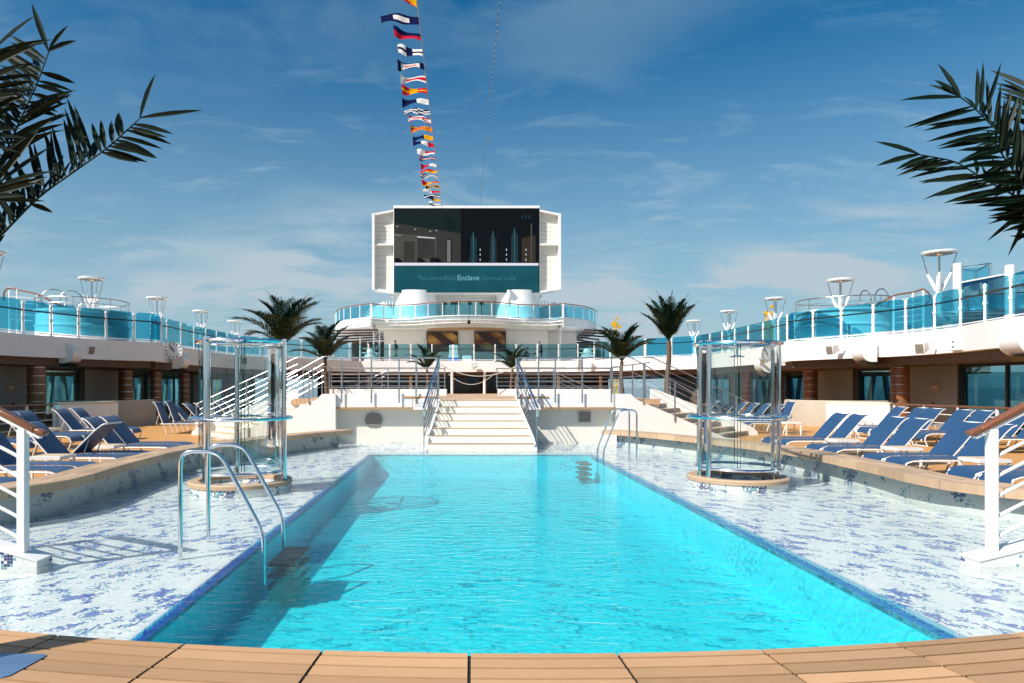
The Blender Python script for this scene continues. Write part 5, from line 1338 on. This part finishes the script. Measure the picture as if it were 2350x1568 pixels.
# caption, in three runs
Lx, Lz = S(*K(828, 733)); px_m = (S(*K(1000, 0))[0] - S(*K(0, 0))[0]) / 1000
def caption(txt, xa, xb, base, mt, bold=0.0, zs=1.0, name='caption_word'):
    b = MB(); x_, z_ = S(*K((xa + xb) / 2, base)); text_mb(b, txt, 1.0, (0, 0, 0), bold=bold, depth=.004)
    xs_ = [v.x for v in b.v]; k = (xb - xa) * px_m / (max(xs_) - min(xs_)); mid = (max(xs_) + min(xs_)) / 2
    b.v = [Vector((x_ + (v.x - mid) * k, YSC - .045 + v.y, z_ + v.z * k * zs)) for v in b.v]; b.build(name, mt, disp, smooth=False)
caption('The', 828, 902, 732, 'led_text'); caption('incredible', 918, 1126, 732, 'led_text'); caption('Enclave', 1143, 1315, 732, 'led_text_bold', .02)
caption('thermal', 1331, 1492, 732, 'led_text'); caption('suite', 1508, 1604, 732, 'led_text')
caption('(SE', 1648, 1728, 246, 'led_mark', 0, .62, 'corner_mark')
# side wings with recessed panels
for s in (-1, 1):
    E = [(903, 672), (903, 482), (857, 491), (857, 665)] if s < 0 else [(1239, 672), (1239, 482), (1284, 491), (1283, 665)]
    v = [S(*q) for q in E]
    b = MB(); n4 = [(x, YSC + .55, z) for x, z in v]; n5 = [(x, YSC + 1.5, z) for x, z in v]
    o = n4 + n5; fs = [(0, 1, 2, 3), (7, 6, 5, 4), (0, 4, 5, 1), (1, 5, 6, 2), (2, 6, 7, 3), (3, 7, 4, 0)]
    b.add(o, fs if s < 0 else [tuple(reversed(f)) for f in fs]); b.build('wing_panel', 'cream_paint', sc, smooth=False)
    xo = v[2][0]; xi = v[0][0]
    b = MB(); b.bar((xo, YSC + .25, v[3][1]), (xo, YSC + .25, v[2][1]), .22, .9); b.build('wing_edge', 'white_paint', sc)
    for z, z2 in ((v[1][1] - .05, v[2][1] - .05), (S(0, 561)[1],) * 2, (v[0][1] + .08, v[3][1] + .08)):
        b = MB(); b.bar((xi, YSC + .3, z), (xo, YSC + .3, z2), .6, .16); b.build('wing_shelf', 'white_paint', sc)
    for za, zb_ in ((S(0, 556)[1], S(0, 500)[1]), (S(0, 655)[1], S(0, 570)[1])):
        b = MB(); m = 6
        for k in range(1, m): zz_ = za + (zb_ - za) * k / m; b.bar((xi, YSC + .548, zz_), (xo, YSC + .548, zz_), .004, .02)
        b.build('panel_seams', 'grey_panel', sc)
for px in (953, 1188):
    c = at(px, 700, 65.2); b = MB(); b.lathe([(2.5, 0), (2.2, .35), (2.08, .9), (2.08, 3.05)], (c.x, c.y, 7.75), 40); b.build('pillar', 'white_paint', sc)
b = MB(); b.box((-2.8, 67.0, 7.75), (3.4, 70, 10.4)); b.build('rear_wall', 'white_paint', sc)
b = MB(); b.box((-6.9, 65.2, zb - .12), (7.6, 67, zb - .002)); b.build('under_beam', 'cream_paint', sc)
for s, xx in ((-1, -8.1), (1, 8.8)):
    rm = thing('roof_equipment', 'white roof equipment housing on the %s of the screen supports' % ('left' if s < 0 else 'right'), 'roof housing', (xx, 68, 7.75))
    b = MB(); b.vprism([(xx - 1.7, 7.75), (xx + 1.7, 7.75), (xx + 1.4, 9.5), (xx + .3, 10.05), (xx - .9, 9.7), (xx - 1.6, 8.9)], 'y', 67.2, 69); b.build('housing', 'white_paint', rm, bevel=.1)
    for k in range(4):
        b = MB(); b.cyl((xx - s * (1.3 - .28 * k), 66.6, 7.75), (xx - s * (1.3 - .28 * k), 66.6, 10.2), .05, n=6); b.build('pipe', 'white_paint', rm)
for px, w_ in ((1020, .5), (1045, .9), (1078, .35), (1105, .4)):
    c = at(px, 690, 64.0); b = MB(); b.box((c.x - w_ / 2, 63.8, 9.5), (c.x + w_ / 2, 64.3, 9.8)); b.bar((c.x, 64.05, 7.75), (c.x, 64.05, 9.5), .06, .06)
    tag(b.build('stage_light', 'black_plastic'), {1020: 'small dark stage light left of centre beneath the screen', 1045: 'wide dark stage light left of the middle beneath the screen', 1078: 'small dark stage light at the middle beneath the screen', 1105: 'small dark stage light right of centre beneath the screen'}[px], 'light')

# ------------------------------------------------------------------ dressing lines: flags and lights
A, B = Vector((-2.35, 20, 17.5)), Vector((-1.98, 64, 18.6))
mb = MB(); mb.tube([A.lerp(B, t / 10) for t in range(11)], .018, 5)
mb.tube([A + Vector((0, 0, -17.4)), A], .05, 8) if False else None
tag(mb.build('flag_line', 'rope'), 'thin line carrying the row of signal flags down to the screen', 'line')
MC = ['flag_red', 'flag_yellow', 'flag_blue', 'flag_white', 'flag_black']
r_, y_, b_, w_, k_ = range(5)
def quad(u, v, cx=.5, cy=.5, hw_=.3): return abs(u - cx) < hw_ and abs(v - cy) < hw_
FL_ = [(lambda u, v: r_ if u + (1 - v) > 1.02 else y_, 'flag halved diagonally in red and yellow, cut by the top of the photo', 0), (lambda u, v: w_ if quad(u, v, .5, .5, .26) else b_, 'navy flag with a white square in its middle, second from the top', 0), (lambda u, v: b_ if v > .5 else r_, 'flag with navy upper half and red lower half', 0),
       (lambda u, v: b_ if abs(u - .5) < .1 or abs(v - .5) < .12 else w_, 'white flag with a navy cross', 0), (lambda u, v: r_ if quad(u, v, .5, .5, .16) else w_ if quad(u, v, .5, .5, .33) else b_, 'navy flag with a red square inside a white square', 0), (lambda u, v: r_ if abs(v - .5) < .28 and u < .7 else w_, 'white tapering pennant with a red centre, near the top of the line', 1),
       (lambda u, v: y_ if abs(u - .5) < .1 or abs(v - .5) < .13 else r_, 'red flag with a yellow cross', 0), (lambda u, v: w_ if u < .5 else b_, 'flag white near the line and navy at its swallow tail', 0), (lambda u, v: b_ if (int(u * 4) + int(v * 4)) % 2 else w_, 'navy and white chequered flag, the upper and larger of two', 0),
       (lambda u, v: r_ if abs(u - v) < .1 or abs(u + v - 1) < .1 else w_, 'white flag with a thin red diagonal cross', 0), (lambda u, v: r_ if int((u + v) * 5) % 2 else y_, 'flag with slanting yellow and red stripes', 0), (lambda u, v: y_ if u < .5 else b_, 'flag yellow near the line and navy outside, in the middle of the row', 0),
       (lambda u, v: r_ if u < .34 else w_ if u < .67 else b_, 'red, white and blue vertically striped flag', 0), (lambda u, v: (r_ if v > .5 else w_) if u < .5 else w_, 'white flag with a red upper corner at the line', 0), (lambda u, v: b_ if v > .8 or v < .2 else w_ if v > .62 or v < .38 else r_, 'navy flag with white and red lengthwise stripes', 0),
       (lambda u, v: w_ if u < .5 else r_, 'flag white near the line and red outside', 0), (lambda u, v: y_ if u + v < .95 else r_, 'red flag with a yellow lower corner at the line', 0), (lambda u, v: b_ if (int(u * 4) + int(v * 4)) % 2 else w_, 'navy and white chequered flag, the lower and smaller of two', 0),
       (lambda u, v: y_ if abs(u - .5) < .1 or v < .3 else r_, 'red flag with yellow band and yellow lower edge', 0), (lambda u, v: k_ if abs(v - .5) < .2 else y_, 'yellow flag with a dark lengthwise band', 0), (lambda u, v: r_ if u < .45 else w_, 'small pennant red near the line with a white tail', 1),
       (lambda u, v: b_ if v > .6 or v < .2 else w_, 'thin navy flag with a white band, third from the screen', 0), (lambda u, v: y_ if u < .5 else b_, 'flag yellow near the line and navy outside, just above the screen', 0), (lambda u, v: w_ if v > .4 else b_, 'lowest flag, white with a navy edge, touching the top of the screen', 0)]
nfl = len(FL_)
ys = [27.3 * (59.6 / 27.3) ** (((i) / (nfl - 1)) ** .92) for i in range(nfl)]
# screen-space rhythm of the photograph comes from even spacing along the line
ys = [28.2 + (62.8 - 28.2) * i / (nfl - 1) for i in range(nfl)]
for i, (fn, lab, pen) in enumerate(FL_):
    t0 = (ys[i] - A.y) / (B.y - A.y); p = A.lerp(B, t0); rr = random.Random(i * 13 + 5)
    nu, nv = 16, 8; hoist = rr.uniform(.62, .80); fly = rr.uniform(1.15, 1.55) * (1.15 if i in (1, 2, 8) else 1); yaw = rr.uniform(.25, .55); lift = rr.uniform(-.12, .16); ph = rr.uniform(0, 6)
    if pen: fly *= 1.15
    d = Vector((-math.cos(yaw), -math.sin(yaw), lift)); v = []; f = []; mi = []
    for a in range(nu + 1):
        u = a / nu
        for c in range(nv + 1):
            w = c / nv; ww = .5 + (w - .5) * ((1 - .8 * u) if pen else 1 - .30 * u)
            amp = .10 * u ** .6
            q = p + Vector((0, (.5 - ww) * hoist, -.02)) + d * fly * u * (1 - .06 * math.sin(ph + 7 * u)) + Vector((0, amp * .9 * math.sin(ph + 8 * u + 1.2 * w), amp * 1.5 * math.sin(ph + 6.5 * u + 1.5 * w) - .22 * u * u * (1 - w)))
            v.append(q)
    mb = MB()
    for a in range(nu):
        for c in range(nv):
            k = a * (nv + 1) + c; f.append((k, k + nv + 1, k + nv + 2, k + 1)); mi.append(fn((a + .5) / nu, (c + .5) / nv))
    mb.add(v, f); mb.mi = mi
    o = mb.build('signal_flag', MC, angle=80); tag(o, lab, 'flag', 'signal flags on the line above the screen')
    mb = MB(); mb.tube([p + Vector((0, -hoist / 2 - .04, 0)), p + Vector((0, hoist / 2 + .04, 0))], .022, 5); mb.build('hoist_rope', 'rope', o)
A2, B2 = Vector((1.05, 20, 17.5)), Vector((1.6, 64, 18.6))
ls = thing('light_string', 'straight string of small light bulbs running down to the screen, right of the flags', 'light string', A2)
mb = MB(); mb.tube([A2.lerp(B2, t / 10) for t in range(11)], .012, 5); mb.build('cable', 'black_rail', ls)
first = None
for i in range(60):
    t = (26.4 + i * .6 - A2.y) / (B2.y - A2.y); q = A2.lerp(B2, t)
    if first is None:
        mb = MB(); mb.lathe([(.001, -.10), (.022, -.08), (.026, -.05), (.015, -.02), (.015, .01)], q, 8); first = mb.build('bulb', 'lamp_under', ls); f0 = q
    else:
        c_ = first.copy(); col.objects.link(c_); c_.location = first.location + (q - f0)
        c_.parent = ls

# ------------------------------------------------------------------ people
def person(pos, yaw, joints, label, top, legs, hair='hair', sc_=1.0, skin_='skin'):
    root = thing('person', label, 'person', pos)
    J = joints; E = [('pelvis', 'belly', .135), ('belly', 'chest', .14), ('chest', 'neck', .15), ('neck', 'head0', .06), ('head0', 'head1', .085), ('head1', 'head2', .09),
         ('chest', 'shl', .075), ('shl', 'ell', .055), ('ell', 'wrl', .042), ('wrl', 'hal', .034), ('chest', 'shr', .075), ('shr', 'elr', .055), ('elr', 'wrr', .042), ('wrr', 'har', .034),
         ('pelvis', 'hpl', .10), ('hpl', 'knl', .085), ('knl', 'anl', .06), ('anl', 'tol', .05), ('pelvis', 'hpr', .10), ('hpr', 'knr', .085), ('knr', 'anr', .06), ('anr', 'tor', .05)]
    rad = {'pelvis': .13, 'belly': .125, 'chest': .145, 'neck': .06, 'head0': .07, 'head1': .095, 'head2': .075, 'shl': .07, 'shr': .07, 'ell': .048, 'elr': .048, 'wrl': .035, 'wrr': .035, 'hal': .03, 'har': .03, 'hpl': .095, 'hpr': .095, 'knl': .065, 'knr': .065, 'anl': .045, 'anr': .045, 'tol': .04, 'tor': .04}
    names = list(rad); idx = {n: i for i, n in enumerate(names)}
    mtx = Matrix.Rotation(yaw, 4, 'Z') @ Matrix.Scale(sc_, 4)
    me = bpy.data.meshes.new('body'); me.from_pydata([mtx @ Vector(J[n]) for n in names], [(idx[a], idx[b_]) for a, b_, _ in E], [])
    ob = bpy.data.objects.new('body', me); col.objects.link(ob)
    sk = ob.modifiers.new('skin', 'SKIN'); 
    for n, v in zip(names, me.skin_vertices[0].data): v.radius = (rad[n] * sc_,) * 2; v.use_root = n == 'pelvis'
    ss = ob.modifiers.new('sub', 'SUBSURF'); ss.levels = 2
    dg = bpy.context.evaluated_depsgraph_get(); m2 = bpy.data.meshes.new_from_object(ob.evaluated_get(dg))
    bpy.data.objects.remove(ob); bpy.data.meshes.remove(me)
    body = bpy.data.objects.new('body', m2); col.objects.link(body); body.parent = root
    m2.materials.clear()
    for m in (skin_, top, legs, 'black_plastic'): m2.materials.append(M[m])
    hd = mtx @ Vector(J['neck']); pl = mtx @ Vector(J['pelvis']); pts = {n: mtx @ Vector(J[n]) for n in names}
    for p in m2.polygons:
        c = p.center; near = min(names, key=lambda n: (pts[n] - c).length - rad[n] * .6)
        p.material_index = {'head0': 0, 'head1': 0, 'head2': 0, 'wrl': 0, 'wrr': 0, 'hal': 0, 'har': 0, 'hpl': 2, 'hpr': 2, 'knl': 2, 'knr': 2, 'pelvis': 2, 'anl': 2, 'anr': 2, 'tol': 3, 'tor': 3}.get(near, 1)
        p.use_smooth = True
    h1 = pts['head1']; up = (pts['head2'] - pts['head0']).normalized(); fw = mtx.to_3x3() @ Vector((0, -1, 0)); fw.normalize()
    b = MB(); c = h1 + up * .03 - fw * .02; r = .108 * sc_
    for i in range(9):
        pass
    ring = []; v = []; f = []; n = 14; m = 7
    sd_ = up.cross(fw).normalized()
    for i in range(m + 1):
        th = (PI * .62) * i / m
        for k in range(n):
            a = 2 * PI * k / n; v.append(c + up * r * 1.08 * math.cos(th) + (fw * math.cos(a) + sd_ * math.sin(a)) * r * math.sin(th) * (1.0 if math.cos(a) < .3 or th < PI * .36 else .62))
    for i in range(m):
        for k in range(n): f.append((i * n + k, (i + 1) * n + k, (i + 1) * n + (k + 1) % n, i * n + (k + 1) % n))
    b.v = []; b.add([q + root.location for q in v], f); b.build('hair', hair, root)
    fc = MB(); q = h1 + root.location + fw * .088 * sc_
    fc.hexa([q + sd_ * x + up * z + fw * y for x, y, z in ((-.012, -.01, -.03), (.012, -.01, -.03), (.012, -.03, -.03), (-.012, -.03, -.03), (-.006, .0, .02), (.006, .0, .02), (.006, -.03, .02), (-.006, -.03, .02))]); fc.build('nose', skin_, root)
    return root
WALK = dict(pelvis=(0, 0, .94), belly=(0, -.01, 1.10), chest=(0, -.03, 1.32), neck=(0, -.05, 1.47), head0=(0, -.09, 1.55), head1=(0, -.11, 1.64), head2=(0, -.11, 1.71), shl=(.18, -.03, 1.41), ell=(.22, .06, 1.14), wrl=(.21, .0, .92), hal=(.2, -.04, .83), shr=(-.18, -.03, 1.41), elr=(-.22, .02, 1.14), wrr=(-.2, -.1, .94), har=(-.19, -.14, .86), hpl=(.09, 0, .9), knl=(.1, -.14, .5), anl=(.1, -.16, .09), tol=(.1, -.32, .045), hpr=(-.09, 0, .9), knr=(-.1, .06, .5), anr=(-.1, .26, .13), tor=(-.1, .15, .045))
KICK = dict(WALK, knl=(.1, -.40, .78), anl=(.1, -.78, .62), tol=(.1, -.90, .68), knr=(-.1, .0, .5), anr=(-.1, .06, .09), tor=(-.1, -.10, .045), ell=(.22, -.12, 1.16), wrl=(.14, -.36, 1.02), hal=(.12, -.44, .98), elr=(-.24, -.08, 1.16), wrr=(-.14, -.32, 1.0), har=(-.12, -.4, .96), chest=(0, -.06, 1.30), neck=(0, -.12, 1.45), head0=(0, -.17, 1.52), head1=(0, -.2, 1.61), head2=(0, -.22, 1.68))
CROUCH = dict(pelvis=(0, .1, .40), belly=(0, .06, .54), chest=(0, -.06, .76), neck=(0, -.12, .90), head0=(0, -.17, .98), head1=(0, -.2, 1.07), head2=(0, -.21, 1.14), shl=(.18, -.08, .84), ell=(.24, -.26, .66), wrl=(.14, -.44, .62), hal=(.1, -.52, .6), shr=(-.18, -.08, .84), elr=(-.24, -.26, .66), wrr=(-.14, -.44, .62), har=(-.1, -.52, .6), hpl=(.1, .06, .40), knl=(.14, -.32, .52), anl=(.12, -.12, .10), tol=(.12, -.28, .045), hpr=(-.1, .06, .40), knr=(-.14, -.32, .52), anr=(-.12, -.12, .10), tor=(-.12, -.28, .045))
def foot(px, Y, z): q = at(px, 800, Y); return (q.x, Y, z)
person(foot(909, 57.9, ZD1), R(-62), WALK, 'person in dark clothes walking to the left across the far deck', 'dark_cloth', 'grey_cloth', sc_=1.03)
person(foot(1243, 57.9, ZD1), R(-85), KICK, 'person in dark clothes standing with one leg raised on the far deck', 'dark_cloth', 'navy_cloth', sc_=1.0)
person(foot(1205, 58.1, ZD1), R(90), CROUCH, 'person in dark clothes crouching at the feet of the standing one', 'dark_cloth', 'dark_cloth', sc_=1.05)
person(foot(1598, 26.5, .1), R(100), WALK, 'person in brown top behind the right side stairs, beside the right shower', 'brown_cloth', 'brown_cloth', sc_=1.05)

# ------------------------------------------------------------------ harbour cranes far off
def crane(px, py_top, Y, label, wide, ball):
    top = at(px, py_top, Y); s = Y / FPX; root = thing('harbour_crane', label, 'crane', (top.x, Y, -17))
    b = MB(); w = wide * s
    H = top.z + 17
    for dx in (-1, 1):
        for dy in (-1, 1): b.tube([(top.x + dx * w * .9, Y + dy * w * .5, -17), (top.x + dx * w * .35, Y + dy * w * .3, top.z - 3 * s)], 1.1 * s, 5)
    n = 14
    for k in range(n):
        t0, t1 = k / n, (k + 1) / n; a0 = w * (.9 - .55 * t0); a1 = w * (.9 - .55 * t1); z0, z1 = -17 + H * t0, -17 + H * t1
        b.tube([(top.x - a0, Y - w * .4, z0), (top.x + a1, Y - w * .4, z1)], .7 * s, 4); b.tube([(top.x + a0, Y - w * .4, z0), (top.x - a1, Y - w * .4, z1)], .7 * s, 4)
    b.build('lattice_tower', 'crane_yellow', root)
    for dx, dz, r in ball:
        b = MB(); q = (top.x + dx * s, Y, top.z + dz * s); b.tube([(q[0], Y - 2 * s, q[2]), (q[0], Y + 2 * s, q[2])], r * s, 16); b.build('sheave', 'crane_yellow', root)
    b = MB(); b.tube([top, (top.x - 14 * s, Y, top.z - 90 * s)], .35 * s, 4); b.build('cable', 'black_rail', root)
crane(1764, 716, 300, 'yellow lattice harbour crane beyond the right upper deck railing', 14, [(-6, -3, 5), (4, -3, 4.5), (8, 12, 4)])
crane(1412, 742, 320, 'round yellow crane top showing above the small right palm', 7, [(-1, -2, 7.5), (11, -8, 4), (5, 12, 3)])
